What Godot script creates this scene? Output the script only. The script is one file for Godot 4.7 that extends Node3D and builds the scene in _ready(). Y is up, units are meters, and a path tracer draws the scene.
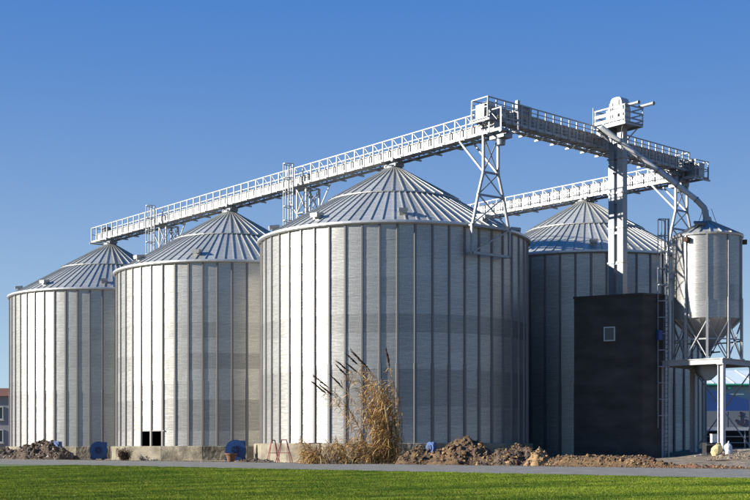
extends Node3D
# A row of galvanised grain silos with overhead conveyors, a bucket elevator and a hopper bin, across a yard road and a lawn.
# Plan axes: the silo row runs along s (towards the viewer's right), t points across the row, away from the road.

const R := 9.5                      # silo radius
const EAVE := 15.52                 # eave height
const SLOPE := 0.578                # roof rise per metre
const BAYS := 52
const RINGS := 12
const ROW_TURN := -0.9009
const CROSS_TURN := 0.6699

var M := {}
var rng := RandomNumberGenerator.new()
var used := {}

# ---------------------------------------------------------------- plan helpers
func rw(s: float, t: float, y := 0.0) -> Vector3:
	return Vector3(1.358 + 0.621 * s + 0.784 * t, y, -93.18 + 0.784 * s - 0.621 * t)

func smooth(a: float, b: float, x: float) -> float:
	var k := clampf((x - a) / (b - a), 0.0, 1.0)
	return k * k * (3.0 - 2.0 * k)

func row_st(x: float, z: float) -> Vector2:
	var dx := x - 1.358
	var dz := z + 93.18
	return Vector2(dx * 0.621 + dz * 0.784, dx * 0.784 - dz * 0.621)

func ground_y(x: float, z: float) -> float:
	var q := row_st(x, z)
	var lawn := -0.8 * clampf((-30.0 - q.y) / 28.9, 0.0, 1.6)
	if q.y < -30.0:
		return lawn
	var bank := smooth(-12.5, -2.0, q.y)
	return bank * (0.2 * smooth(9.0, 15.0, x) + 0.75 * smooth(18.0, 26.0, x) * (1.0 - smooth(60.0, 90.0, x)))

# ---------------------------------------------------------------- mesh helpers
func mb() -> SurfaceTool:
	var st := SurfaceTool.new()
	st.begin(Mesh.PRIMITIVE_TRIANGLES)
	return st

func vert(st: SurfaceTool, p: Vector3, n: Vector3, uv: Vector2) -> void:
	st.set_normal(n)
	st.set_uv(uv)
	st.add_vertex(p)

func tri(st: SurfaceTool, a: Vector3, b: Vector3, c: Vector3, na: Vector3, nb: Vector3, nc: Vector3, ua := Vector2.ZERO, ub := Vector2.ZERO, uc := Vector2.ZERO) -> void:
	if (b - a).cross(c - a).dot(na + nb + nc) > 0.0:
		vert(st, a, na, ua); vert(st, c, nc, uc); vert(st, b, nb, ub)
	else:
		vert(st, a, na, ua); vert(st, b, nb, ub); vert(st, c, nc, uc)

func quad(st: SurfaceTool, a: Vector3, b: Vector3, c: Vector3, d: Vector3, n: Vector3, uv_size := Vector2.ONE) -> void:
	var ud := Vector2(0, 0)
	var uc := Vector2(uv_size.x, 0)
	var ua := Vector2(0, uv_size.y)
	var ub := uv_size
	tri(st, a, b, c, n, n, n, ua, ub, uc)
	tri(st, a, c, d, n, n, n, ua, uc, ud)

func box(st: SurfaceTool, c: Vector3, size: Vector3, b := Basis.IDENTITY) -> void:
	var x := b.x * size.x * 0.5
	var y := b.y * size.y * 0.5
	var z := b.z * size.z * 0.5
	for f in [[x, y, z, size.x, size.y], [-x, y, -z, size.x, size.y], [z, y, -x, size.z, size.y], [-z, y, x, size.z, size.y], [x, z, -y, size.x, size.z], [x, -z, y, size.x, size.z]]:
		var r: Vector3 = f[0]
		var u: Vector3 = f[1]
		var n: Vector3 = f[2]
		quad(st, c - r - u + n, c + r - u + n, c + r + u + n, c - r + u + n, n.normalized(), Vector2(f[3], f[4]))

func basis_along(d: Vector3, up := Vector3.UP) -> Basis:
	var y := d.normalized()
	var x := up.cross(y)
	if x.length() < 0.01:
		x = Vector3.RIGHT
	x = x.normalized()
	return Basis(x, y, x.cross(y))

func bar(st: SurfaceTool, a: Vector3, b: Vector3, w: float, h := -1.0) -> void:
	box(st, (a + b) * 0.5, Vector3(w, (b - a).length(), h if h > 0.0 else w), basis_along(b - a))

func tube(st: SurfaceTool, a: Vector3, b: Vector3, r: float, n := 8, r2 := -1.0, caps := true) -> void:
	var q := r if r2 < 0.0 else r2
	var m := basis_along(b - a)
	for i in n:
		var d0 := m.x * cos(TAU * i / n) + m.z * sin(TAU * i / n)
		var d1 := m.x * cos(TAU * (i + 1) / n) + m.z * sin(TAU * (i + 1) / n)
		tri(st, a + d0 * r, a + d1 * r, b + d1 * q, d0, d1, d1, Vector2(float(i) / n, 0), Vector2(float(i + 1) / n, 0), Vector2(float(i + 1) / n, 1))
		tri(st, a + d0 * r, b + d1 * q, b + d0 * q, d0, d1, d0, Vector2(float(i) / n, 0), Vector2(float(i + 1) / n, 1), Vector2(float(i) / n, 1))
		if caps:
			tri(st, a, a + d0 * r, a + d1 * r, -m.y, -m.y, -m.y)
			tri(st, b, b + d0 * q, b + d1 * q, m.y, m.y, m.y)

func lathe(st: SurfaceTool, profile: Array, n: int, flat := true) -> void:
	for i in n:
		var a0 := TAU * i / n
		var a1 := TAU * (i + 1) / n
		var c0 := Vector3(sin(a0), 0, cos(a0))
		var c1 := Vector3(sin(a1), 0, cos(a1))
		for k in profile.size() - 1:
			var p: Vector2 = profile[k]
			var q: Vector2 = profile[k + 1]
			var e := (q - p).normalized()
			var nn := Vector2(e.y, -e.x)
			var n0 := c0 * nn.x + Vector3.UP * nn.y
			var n1 := c1 * nn.x + Vector3.UP * nn.y
			if flat:
				n0 = ((c0 + c1).normalized() * nn.x + Vector3.UP * nn.y).normalized()
				n1 = n0
			if p.x > 0.001:
				tri(st, c0 * p.x + Vector3.UP * p.y, c1 * p.x + Vector3.UP * p.y, c1 * q.x + Vector3.UP * q.y, n0, n1, n1, Vector2(0, 0), Vector2(1, 0), Vector2(1, 1))
			if q.x > 0.001:
				tri(st, c0 * p.x + Vector3.UP * p.y, c1 * q.x + Vector3.UP * q.y, c0 * q.x + Vector3.UP * q.y, n0, n1, n0, Vector2(0, 0), Vector2(1, 1), Vector2(0, 1))

func done(st: SurfaceTool) -> ArrayMesh:
	return st.commit()

func put(called: String, mesh: Mesh, m: Material, parent: Node, xf := Transform3D.IDENTITY) -> MeshInstance3D:
	var o := MeshInstance3D.new()
	o.name = numbered(called) if parent == self else called
	o.mesh = mesh
	o.material_override = m
	o.transform = xf
	parent.add_child(o, true)
	return o

func obj(called: String, st: SurfaceTool, m: Material, parent: Node) -> MeshInstance3D:
	return put(called, st.commit(), m, parent)

func numbered(called: String) -> String:
	var k: int = used.get(called, 0)
	used[called] = k + 1
	return called if k == 0 else "%s_%03d" % [called, k]

func thing(called: String, label: String, category: String, at := Vector3.ZERO, turn := 0.0, group := "") -> Node3D:
	var o := Node3D.new()
	o.name = numbered(called)
	add_child(o)
	o.position = at
	o.rotation.y = turn
	tag(o, label, category, group)
	return o

func tag(o: Node, label: String, category: String, group := "") -> void:
	o.set_meta("label", label)
	o.set_meta("category", category)
	if group != "":
		o.set_meta("group", group)

# ---------------------------------------------------------------- materials
func noise(f: float, sd: int, oct := 4) -> FastNoiseLite:
	var n := FastNoiseLite.new()
	n.noise_type = FastNoiseLite.TYPE_SIMPLEX_SMOOTH
	n.frequency = f
	n.seed = sd
	n.fractal_octaves = oct
	return n

func noise_tex(lo: Color, hi: Color, f: float, sd: int, size := 512, oct := 5, mid := Color(-1, 0, 0)) -> NoiseTexture2D:
	var t := NoiseTexture2D.new()
	t.width = size
	t.height = size
	t.seamless = true
	t.noise = noise(f, sd, oct)
	var g := Gradient.new()
	g.set_color(0, lo)
	g.set_color(1, hi)
	if mid.r >= 0.0:
		g.add_point(0.5, mid)
	t.color_ramp = g
	return t

func bump_tex(f: float, sd: int, strength: float, size := 512) -> NoiseTexture2D:
	var t := NoiseTexture2D.new()
	t.width = size
	t.height = size
	t.seamless = true
	t.as_normal_map = true
	t.bump_strength = strength
	t.noise = noise(f, sd, 5)
	return t

func lin(r: float, g: float, b: float) -> Color:
	return Color(r, g, b).linear_to_srgb()

func plain(c: Color, rough: float, metal := 0.0) -> StandardMaterial3D:
	var m := StandardMaterial3D.new()
	m.albedo_color = c
	m.roughness = rough
	m.metallic = metal
	return m

func textured(t: Texture2D, scale: float, rough: float, metal := 0.0, bump: Texture2D = null) -> StandardMaterial3D:
	var m := plain(Color.WHITE, rough, metal)
	m.albedo_texture = t
	m.uv1_triplanar = true
	m.uv1_world_triplanar = true
	m.uv1_scale = Vector3.ONE * scale
	if bump:
		m.normal_enabled = true
		m.normal_texture = bump
	return m

func sheet_texture() -> ImageTexture:
	# rolled zinc: fine horizontal streaks and faint drips
	var im := Image.create(256, 256, false, Image.FORMAT_RGB8)
	var n1 := noise(0.02, 11, 3)
	var n2 := noise(0.05, 12, 3)
	for y in 256:
		for x in 256:
			var streak := n1.get_noise_2d(x * 0.14, y * 3.4)
			var drip := n2.get_noise_2d(x * 3.0, y * 0.3)
			var blot := n2.get_noise_2d(x * 0.6 + 500.0, y * 0.6)
			var v := clampf(0.86 + 0.13 * streak + 0.05 * drip + 0.07 * blot, 0.45, 1.0)
			im.set_pixel(x, y, Color(v, v, v))
	return ImageTexture.create_from_image(im)

func corrugation() -> ImageTexture:
	# twenty rolled waves over one sheet, their depth a little uneven
	var im := Image.create(48, 640, false, Image.FORMAT_RGB8)
	var n1 := noise(0.03, 13, 2)
	var n2 := noise(0.012, 14, 2)
	for y in 640:
		for x in 48:
			var wave := 0.15 * (1.0 + 0.5 * n1.get_noise_2d(x * 0.4, y * 1.2)) * cos(TAU * y / 32.0)
			var n := Vector3(0.03 * n2.get_noise_2d(x * 1.4, y * 0.5), wave + 0.035 * n2.get_noise_2d(x * 0.7 + 300.0, y), 1).normalized()
			im.set_pixel(x, y, Color(n.x * 0.5 + 0.5, n.y * 0.5 + 0.5, n.z * 0.5 + 0.5))
	return ImageTexture.create_from_image(im)

func make_materials() -> void:
	var zinc := sheet_texture()
	var corr := corrugation()
	M.sheets = []
	for a in [[0.58, 0.37], [0.54, 0.38], [0.49, 0.39], [0.41, 0.41], [0.36, 0.43]]:
		var m := plain(lin(a[0], a[0] * 0.97, a[0] * 0.875), a[1], 0.64)
		m.albedo_texture = zinc
		m.normal_enabled = true
		m.normal_texture = corr
		M.sheets.append(m)
	M.rib = plain(lin(0.17, 0.16, 0.15), 0.5, 0.4)  # darker than the sheets: the stiffeners' shadow sides are put into this colour
	M.roofs = []
	for a in [0.56, 0.52, 0.47]:
		var m := plain(lin(a, a * 1.0, a * 0.90), 0.45, 0.3)
		m.albedo_texture = zinc
		M.roofs.append(m)
	M.rim = plain(lin(0.52, 0.52, 0.51), 0.42, 0.6)
	M.steel = textured(noise_tex(lin(0.27, 0.27, 0.262), lin(0.42, 0.42, 0.41), 0.02, 21), 0.7, 0.58, 0.5)
	M.white_steel = textured(noise_tex(lin(0.38, 0.38, 0.37), lin(0.52, 0.52, 0.51), 0.015, 22), 0.5, 0.65, 0.25)
	M.dark_steel = textured(noise_tex(lin(0.10, 0.10, 0.105), lin(0.2, 0.2, 0.2), 0.02, 23), 0.7, 0.55, 0.4)
	M.mid_steel = textured(noise_tex(lin(0.18, 0.195, 0.21), lin(0.29, 0.305, 0.32), 0.02, 24), 0.7, 0.45, 0.6)
	M.concrete = textured(noise_tex(lin(0.07, 0.06, 0.042), lin(0.32, 0.285, 0.205), 0.010, 31, 512, 5, lin(0.23, 0.20, 0.14)), 0.12, 0.95, 0.0, bump_tex(0.03, 32, 4.0))
	M.black_render = textured(noise_tex(lin(0.026, 0.024, 0.020), lin(0.085, 0.077, 0.066), 0.010, 33), 0.10, 0.9, 0.0, bump_tex(0.04, 34, 4.0))
	M.black_render.uv1_scale = Vector3(0.08, 0.16, 0.08)
	M.soil = textured(noise_tex(lin(0.028, 0.018, 0.010), lin(0.23, 0.145, 0.065), 0.012, 41, 512, 5, lin(0.095, 0.056, 0.026)), 0.35, 1.0, 0.0, bump_tex(0.03, 42, 10.0))
	M.soil_dark = textured(noise_tex(lin(0.03, 0.022, 0.015), lin(0.20, 0.145, 0.09), 0.014, 43, 512, 5, lin(0.075, 0.05, 0.032)), 0.4, 1.0, 0.0, bump_tex(0.03, 44, 10.0))
	M.clay = textured(noise_tex(lin(0.17, 0.10, 0.045), lin(0.36, 0.235, 0.11), 0.012, 45), 0.4, 1.0, 0.0, bump_tex(0.03, 46, 8.0))
	M.yard = textured(noise_tex(lin(0.10, 0.075, 0.045), lin(0.28, 0.215, 0.14), 0.006, 47, 1024), 0.08, 1.0, 0.0, bump_tex(0.03, 48, 6.0))
	M.road = textured(noise_tex(lin(0.16, 0.152, 0.128), lin(0.29, 0.278, 0.236), 0.006, 49, 1024, 6), 0.15, 0.92, 0.0, bump_tex(0.2, 50, 3.0))
	M.road.metallic_specular = 0.15
	M.lawn = textured(noise_tex(lin(0.028, 0.065, 0.008), lin(0.10, 0.155, 0.018), 0.01, 51, 1024, 6, lin(0.06, 0.105, 0.012)), 0.11, 1.0)
	M.blue = textured(noise_tex(lin(0.010, 0.035, 0.12), lin(0.035, 0.11, 0.28), 0.03, 61), 0.9, 0.45)
	M.blue_dark = plain(lin(0.008, 0.022, 0.07), 0.6)
	M.red_paint = plain(lin(0.20, 0.035, 0.03), 0.6, 0.1)
	M.rust = textured(noise_tex(lin(0.09, 0.04, 0.02), lin(0.24, 0.115, 0.055), 0.03, 62), 1.0, 0.9)
	M.straw = []
	for c in [lin(0.44, 0.265, 0.08), lin(0.31, 0.17, 0.045), lin(0.54, 0.38, 0.16), lin(0.17, 0.09, 0.03)]:
		var m := plain(c, 0.85)
		m.backlight_enabled = true
		m.backlight = Color(c.r * 0.4, c.g * 0.4, c.b * 0.4)
		M.straw.append(m)
	M.plume = plain(lin(0.075, 0.045, 0.025), 0.95)
	M.black = plain(lin(0.012, 0.012, 0.013), 0.8)
	M.glass = plain(lin(0.03, 0.035, 0.04), 0.08)
	M.stone = textured(noise_tex(lin(0.14, 0.12, 0.10), lin(0.48, 0.45, 0.40), 0.02, 63), 0.8, 1.0)
	M.sack_white = textured(noise_tex(lin(0.5, 0.5, 0.49), lin(0.75, 0.75, 0.74), 0.02, 64), 1.5, 0.8, 0.0, bump_tex(0.02, 65, 8.0))
	M.sack_yellow = textured(noise_tex(lin(0.44, 0.34, 0.14), lin(0.68, 0.58, 0.32), 0.02, 66), 1.5, 0.85, 0.0, bump_tex(0.02, 67, 8.0))

# ---------------------------------------------------------------- silo
func wall_sheet_mesh(rad: float, bays: int, h: float, shift: float, curve := 0.45, wave := 0.0) -> ArrayMesh:
	# one sheet between two stiffeners: nearly flat, its lower edge lapped over the sheet below
	var st := mb()
	var half := PI / bays
	var segs := 2
	for i in segs:
		var a0 := -half + 2.0 * half * i / segs
		var a1 := -half + 2.0 * half * (i + 1) / segs
		var p := [[a0, 0.0, rad + 0.005], [a1, 0.0, rad + 0.005], [a1, h, rad - 0.003], [a0, h, rad - 0.003]]
		var v := []
		var n := []
		var uv := []
		for q in p:
			v.append(Vector3(sin(q[0]) * q[2], q[1], cos(q[0]) * q[2]))
			var bent: float = q[0] * curve + rng.randf_range(-wave, wave)
			n.append(Vector3(sin(bent), rng.randf_range(-wave, wave), cos(bent)).normalized())
			uv.append(Vector2((q[0] / half * 0.5 + 0.5) * 1.0 + shift, (1.0 - q[1] / h) + shift))
		tri(st, v[0], v[1], v[2], n[0], n[1], n[2], uv[0], uv[1], uv[2])
		tri(st, v[0], v[2], v[3], n[0], n[2], n[3], uv[0], uv[2], uv[3])
	st.generate_tangents()
	return st.commit()

func stiffener_mesh(rad: float, h: float, w: float, depth: float) -> ArrayMesh:
	# hat section, wider in its lower third where the load is highest
	var st := mb()
	for part in [[0.0, h * 0.36, w * 1.3, depth * 1.15], [h * 0.36, h, w, depth]]:
		var y0: float = part[0]
		var y1: float = part[1]
		var hw: float = part[2] * 0.5
		var z0 := rad - 0.02
		var z1: float = rad + part[3]
		var sec := [Vector2(-hw, z0), Vector2(-hw * 0.6, z1), Vector2(hw * 0.6, z1), Vector2(hw, z0)]
		for k in 3:
			var a: Vector2 = sec[k]
			var b: Vector2 = sec[k + 1]
			var e := (b - a).normalized()
			quad(st, Vector3(a.x, y0, a.y), Vector3(b.x, y0, b.y), Vector3(b.x, y1, b.y), Vector3(a.x, y1, a.y), Vector3(-e.y, 0, e.x))
		quad(st, Vector3(-hw, y1, z0), Vector3(hw, y1, z0), Vector3(hw * 0.6, y1, z1), Vector3(-hw * 0.6, y1, z1), Vector3.UP)
	return st.commit()

func roof_sheet_mesh(n: int, r_out: float, r_in: float, y_eave: float, rad: float, slope: float, lift: float, rib_w: float, rib_h: float) -> ArrayMesh:
	var st := mb()
	var half := PI / n
	var nrm := Vector3(0, 1, slope).normalized()
	var f := func(r: float, a: float, up: float) -> Vector3:
		return Vector3(sin(a) * r, y_eave + (rad - r) * slope + lift + up, cos(a) * r)
	var a: Vector3 = f.call(r_out, -half, 0.0)
	var b: Vector3 = f.call(r_out, half, 0.0)
	var c: Vector3 = f.call(r_in, half, 0.0)
	var d: Vector3 = f.call(r_in, -half, 0.0)
	quad(st, a, b, c, d, nrm, Vector2(0.5, 2.0))
	# turned-down lip
	quad(st, a, b, b - Vector3.UP * 0.07, a - Vector3.UP * 0.07, Vector3(0, 0, 1))
	# standing rib along one edge
	var p0: Vector3 = f.call(r_out, half, rib_h * 0.5)
	var p1: Vector3 = f.call(r_in, half, rib_h * 0.5)
	bar(st, p0, p1, rib_w, rib_h)
	return st.commit()

func concrete_block_mesh(r0: float, r1: float, half: float, y0: float, y1: float) -> ArrayMesh:
	var st := mb()
	var e := 0.03
	var f := func(r: float, a: float, y: float) -> Vector3: return Vector3(sin(a) * r, y, cos(a) * r)
	quad(st, f.call(r1, -half, y0), f.call(r1, half, y0), f.call(r1, half, y1 - e), f.call(r1, -half, y1 - e), Vector3(0, 0, 1))
	quad(st, f.call(r1, -half, y1 - e), f.call(r1, half, y1 - e), f.call(r1 - e, half, y1), f.call(r1 - e, -half, y1), Vector3(0, 0.7, 0.7))
	quad(st, f.call(r0, -half, y1), f.call(r0, half, y1), f.call(r1 - e, half, y1), f.call(r1 - e, -half, y1), Vector3.UP)
	for sg in [-1.0, 1.0]:
		quad(st, f.call(r0, sg * half, y0), f.call(r1, sg * half, y0), f.call(r1, sg * half, y1 - e), f.call(r0, sg * half, y1), Vector3(sg * cos(half), 0, -sin(half)))
	return st.commit()

func turned(a: float, y := 0.0) -> Transform3D:
	return Transform3D(Basis(Vector3.UP, a), Vector3(0, y, 0))

func make_silo(label: String, at: Vector3, base: float, tones: Array, vent0: float, door: Array, sd: int) -> void:
	var t := thing("grain_silo", label, "grain silo", at, 0.0, "corrugated grain silos under the conveyors")
	rng.seed = sd
	var toward := atan2(-at.x, -at.z)     # direction of the viewer's side, only to choose which sheets stay separate
	var rh := (EAVE - base) / RINGS
	var sheets := []
	for k in 10:
		sheets.append(wall_sheet_mesh(R, BAYS, rh + 0.02, k * 0.27, 0.4, 0.012))
	var order := []
	for b in BAYS:
		var a := TAU * (b + 0.5) / BAYS + 0.009
		order.append([absf(wrapf(a - toward, -PI, PI)), a, b])
	order.sort_custom(func(p, q): return p[0] < q[0])
	var back := mb()
	for i in BAYS:
		var a: float = order[i][1]
		for ring in RINGS:                  # ring 0 is the lowest
			var from_top := RINGS - 1 - ring
			var y := base + ring * rh
			if i < 25:
				var deg := rad_to_deg(wrapf(a, -PI, PI))
				if door.size() == 2 and ring == 0 and deg > door[0] and deg < door[1]:
					continue
				var tone: int = tones[from_top]
				var roll := rng.randf()
				if roll < 0.04:
					tone = clampi(tone - 1, 0, 4)
				elif roll > 0.96:
					tone = clampi(tone + 1, 0, 4)
				put("wall_sheet", sheets[rng.randi() % 10], M.sheets[tone], t, turned(a, y))
			else:
				back.append_from(sheets[ring % 10], 0, turned(a, y))
	var bk := obj("wall_sheets", back, M.sheets[1], t)
	bk.set_meta("kind", "stuff")
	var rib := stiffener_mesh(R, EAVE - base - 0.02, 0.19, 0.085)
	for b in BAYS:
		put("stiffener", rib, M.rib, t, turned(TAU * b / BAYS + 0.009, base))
	var ring_st := mb()
	lathe(ring_st, [Vector2(R - 0.05, EAVE - 0.16), Vector2(R + 0.16, EAVE - 0.16), Vector2(R + 0.26, EAVE - 0.08), Vector2(R + 0.26, EAVE + 0.06), Vector2(R + 0.1, EAVE + 0.10)], 104)
	obj("eave_ring", ring_st, M.rim, t)
	var lower := roof_sheet_mesh(78, R + 0.22, 4.55, EAVE + 0.08, R, SLOPE, 0.0, 0.07, 0.065)
	var upper := roof_sheet_mesh(39, 4.80, 0.40, EAVE + 0.08, R, SLOPE, 0.13, 0.07, 0.065)
	for k in 78:
		put("roof_sheet", lower, M.roofs[rng.randi() % 3], t, turned(TAU * (k + 0.3) / 78.0))
	for k in 39:
		put("roof_sheet", upper, M.roofs[rng.randi() % 3], t, turned(TAU * (k + 0.3) / 39.0))
	var cap := mb()
	var top := EAVE + R * SLOPE
	lathe(cap, [Vector2(0.66, top - 0.24), Vector2(0.6, top + 0.06), Vector2(0.66, top + 0.06), Vector2(0.62, top + 0.12), Vector2(0.0, top + 0.2)], 20)
	obj("peak_cap", cap, M.mid_steel, t)
	# roof vents: squat hoods near the eave
	var vm := mb()
	var vr := R - 0.95
	var vy := EAVE + (R - vr) * SLOPE
	box(vm, Vector3(0, vy + 0.1, vr), Vector3(0.48, 0.5, 0.42))
	box(vm, Vector3(0, vy + 0.36, vr + 0.12), Vector3(0.6, 0.2, 0.72), Basis(Vector3.RIGHT, 0.12))
	box(vm, Vector3(0, vy + 0.22, vr + 0.42), Vector3(0.54, 0.18, 0.07))
	var vent := vm.commit()
	for k in 9:
		put("roof_vent", vent, M.steel, t, turned(deg_to_rad(vent0 + k * 40.0)))
	# foundation blocks
	var blk := concrete_block_mesh(R - 0.6, R + 0.5, PI / 18.0 - 0.0012, -0.4, base)
	for k in 18:
		put("foundation_block", blk, M.concrete, t, turned(TAU * (k + 0.2) / 18.0))
	if door.size() == 2:
		var fr := mb()
		var am := deg_to_rad((door[0] + door[1]) * 0.5)
		var out := Vector3(sin(am), 0, cos(am))
		var side := Vector3(out.z, 0, -out.x)
		var c := out * (R + 0.03) + Vector3.UP * (base + rh)
		bar(fr, c - side * 1.12 + out * -0.02, c + side * 1.12 + out * -0.02, 0.08)
		obj("hatch_lintel", fr, M.rib, t)
		var floor_st := mb()
		lathe(floor_st, [Vector2(0.0, base - 0.02), Vector2(R - 0.4, base - 0.02)], 40)
		obj("floor", floor_st, M.black, t)

# ---------------------------------------------------------------- conveyors
func conveyor(called: String, label: String, at: Vector3, turn: float, tilt: float, x0: float, x1: float, o: Dictionary) -> Node3D:
	# local x runs along the conveyor, z to its seen side; y = 0 is the underside of the frame
	var t := thing(called, label, "conveyor", at, turn)
	t.rotation.z = tilt
	var pitch: float = o.pitch
	var top: float = o.top
	var hw: float = o.half
	var n := int(round((x1 - x0) / pitch))
	pitch = (x1 - x0) / n
	# trough sections, flanged at each end
	var tm := mb()
	var th: float = o.trough
	box(tm, Vector3(pitch, 0.12 + th * 0.5, 0), Vector3(pitch * 2.0 - 0.06, th, o.trough_w))
	box(tm, Vector3(pitch, 0.12 + th + 0.03, 0), Vector3(pitch * 2.0 - 0.02, 0.05, o.trough_w + 0.14))
	for e in [0.04, pitch, pitch * 2.0 - 0.04]:
		box(tm, Vector3(e, 0.10 + th * 0.5, 0), Vector3(0.06, th + 0.04, o.trough_w + 0.1))
	var tmesh := tm.commit()
	for k in n / 2:
		put("trough_section", tmesh, o.trough_mat, t, Transform3D(Basis.IDENTITY, Vector3(x0 + k * pitch * 2.0, 0, 0)))
	# side chords and decks
	for sg in [-1.0, 1.0]:
		var c := mb()
		box(c, Vector3((x0 + x1) * 0.5, 0.09, sg * hw), Vector3(x1 - x0, 0.18, 0.06))
		box(c, Vector3((x0 + x1) * 0.5, 0.015, sg * (hw - 0.05)), Vector3(x1 - x0, 0.03, 0.1))
		obj("side_beam", c, o.frame_mat, t)
		var r := mb()
		box(r, Vector3((x0 + x1) * 0.5, top, sg * hw), Vector3(x1 - x0 + 0.06, 0.07, 0.07))
		obj("handrail", r, o.frame_mat, t)
		if o.mid_rails:
			for y in o.mid_rails:
				var mr := mb()
				box(mr, Vector3((x0 + x1) * 0.5, y, sg * hw), Vector3(x1 - x0, 0.05, 0.04))
				obj("mid_rail", mr, o.frame_mat, t)
	var dk := mb()
	for zz in [-0.60, -0.42, 0.42, 0.60]:
		box(dk, Vector3((x0 + x1) * 0.5, 0.06, zz), Vector3(x1 - x0 - 0.1, 0.03, 0.09))
	obj("walkway_deck", dk, M.steel, t)
	# posts, each bolted outside the side beam
	var pm := mb()
	box(pm, Vector3(0, top * 0.5, 0.045), Vector3(0.11, top, 0.05))
	box(pm, Vector3(0, top * 0.5, 0.02), Vector3(0.03, top, 0.08))
	var pmesh := pm.commit()
	var bm := mb()
	box(bm, Vector3(0, -0.06, 0), Vector3(0.09, 0.12, hw * 2.0 + 0.5))
	var bmesh := bm.commit()
	var gm := mb()
	bar(gm, Vector3(0.02, top - 0.03, hw + 0.01), Vector3(pitch * 0.62, top * 0.52, hw + 0.01), 0.04)
	var gmesh := gm.commit()
	for k in n + 1:
		var x := x0 + k * pitch
		for sg in [-1.0, 1.0]:
			put("rail_post", pmesh, o.frame_mat, t, Transform3D(Basis(Vector3.UP, 0.0 if sg > 0 else PI), Vector3(x, 0, sg * hw)))
		if o.get("braced", false) and k > n / 2 and k < n:
			put("rail_brace", gmesh, o.frame_mat, t, Transform3D(Basis.IDENTITY, Vector3(x, 0, 0)))
		if k % 2 == 0:
			put("cross_bracket", bmesh, o.bracket_mat, t, Transform3D(Basis.IDENTITY, Vector3(x, 0, 0)))
	# end frames
	for x in [x0, x1]:
		var e := mb()
		for y in [top, top * 0.55, 0.1]:
			bar(e, Vector3(x, y, -hw), Vector3(x, y, hw), 0.06)
		obj("end_frame", e, o.get("end_mat", o.frame_mat), t)
	# discharge gates over the silos
	for x in o.gates:
		var g := mb()
		box(g, Vector3(x, -0.18, 0), Vector3(1.3, 0.36, 0.8))
		box(g, Vector3(x + 0.9, -0.08, 0.25), Vector3(0.5, 0.22, 0.22))
		tube(g, Vector3(x + 0.9, -0.05, 0.35), Vector3(x + 0.9, -0.05, 0.95), 0.14, 10)
		tube(g, Vector3(x, -0.2, 0), Vector3(x, -0.75, 0), 0.34, 12, 0.28)
		obj("discharge_gate", g, M.mid_steel, t)
	return t

func drive_unit(parent: Node3D, x: float, y: float, z: float, m: Material) -> void:
	var g := mb()
	box(g, Vector3(x, y + 0.28, z), Vector3(0.7, 0.56, 0.45))
	tube(g, Vector3(x + 0.35, y + 0.3, z), Vector3(x + 1.0, y + 0.3, z), 0.19, 12)
	for k in 5:
		tube(g, Vector3(x + 0.42 + k * 0.11, y + 0.3, z), Vector3(x + 0.45 + k * 0.11, y + 0.3, z), 0.22, 12)
	obj("drive_motor", g, m, parent)

# ---------------------------------------------------------------- lattice supports
func lattice_tower(label: String, at: Vector3, h: float, w: float) -> void:
	var t := thing("lattice_tower", label, "support tower", at, ROW_TURN, "lattice towers between the silos")
	var hw := w * 0.5
	for sx in [-1, 1]:
		for sz in [-1, 1]:
			var l := mb()
			box(l, Vector3(sx * hw, h * 0.5, sz * hw), Vector3(0.12, h, 0.12))
			obj("leg", l, M.steel, t)
	var step := 1.9
	var n := int(h / step)
	for k in n:
		var y0 := h - (k + 1) * step
		var y1 := h - k * step
		var b := mb()
		for f in [[Vector3(-hw, 0, hw), Vector3(hw, 0, hw)], [Vector3(-hw, 0, -hw), Vector3(hw, 0, -hw)], [Vector3(hw, 0, -hw), Vector3(hw, 0, hw)], [Vector3(-hw, 0, -hw), Vector3(-hw, 0, hw)]]:
			var a: Vector3 = f[0]
			var c: Vector3 = f[1]
			bar(b, a + Vector3.UP * y0, c + Vector3.UP * y1, 0.06)
			bar(b, c + Vector3.UP * y0, a + Vector3.UP * y1, 0.06)
			bar(b, a + Vector3.UP * y1, c + Vector3.UP * y1, 0.07)
		obj("brace", b, M.steel, t)
	for sg in [-1.0, 1.0]:
		var s := mb()
		bar(s, Vector3(sg * hw, h - 2.9, 0), Vector3(sg * (hw + 2.3), h - 0.05, 0), 0.08)
		obj("knee_strut", s, M.steel, t)

func caged_ladder(called: String, label: String, at: Vector3, turn: float, h: float, w: float, group := "", m: Material = M.steel) -> Node3D:
	var t := thing(called, label, "ladder", at, turn, group)
	for sg in [-1.0, 1.0]:
		var r := mb()
		box(r, Vector3(sg * w * 0.5, h * 0.5, 0), Vector3(0.09, h, 0.1))
		obj("side_rail", r, m, t)
	var rm := mb()
	tube(rm, Vector3(-w * 0.5, 0, 0), Vector3(w * 0.5, 0, 0), 0.022, 6)
	var rung := rm.commit()
	var n := int(h / 0.3)
	for k in n:
		put("rung", rung, m, t, Transform3D(Basis.IDENTITY, Vector3(0, 0.25 + k * 0.3, 0)))
	var hm := mb()
	for i in 8:
		var a0 := PI * i / 8.0
		var a1 := PI * (i + 1) / 8.0
		bar(hm, Vector3(cos(a0) * w * 0.62, 0, sin(a0) * 0.7), Vector3(cos(a1) * w * 0.62, 0, sin(a1) * 0.7), 0.05, 0.06)
	var hoop := hm.commit()
	var hn := int((h - 2.2) / 1.1)
	for k in hn + 1:
		put("cage_hoop", hoop, m, t, Transform3D(Basis.IDENTITY, Vector3(0, h - 0.05 - k * 1.1, 0)))
	for i in [1, 4, 7]:
		var c := mb()
		var a: float = PI * i / 8.0
		box(c, Vector3(cos(a) * w * 0.62, h * 0.5 + 1.0, sin(a) * 0.7), Vector3(0.05, h - 2.2, 0.05))
		obj("cage_strap", c, m, t)
	return t

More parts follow.
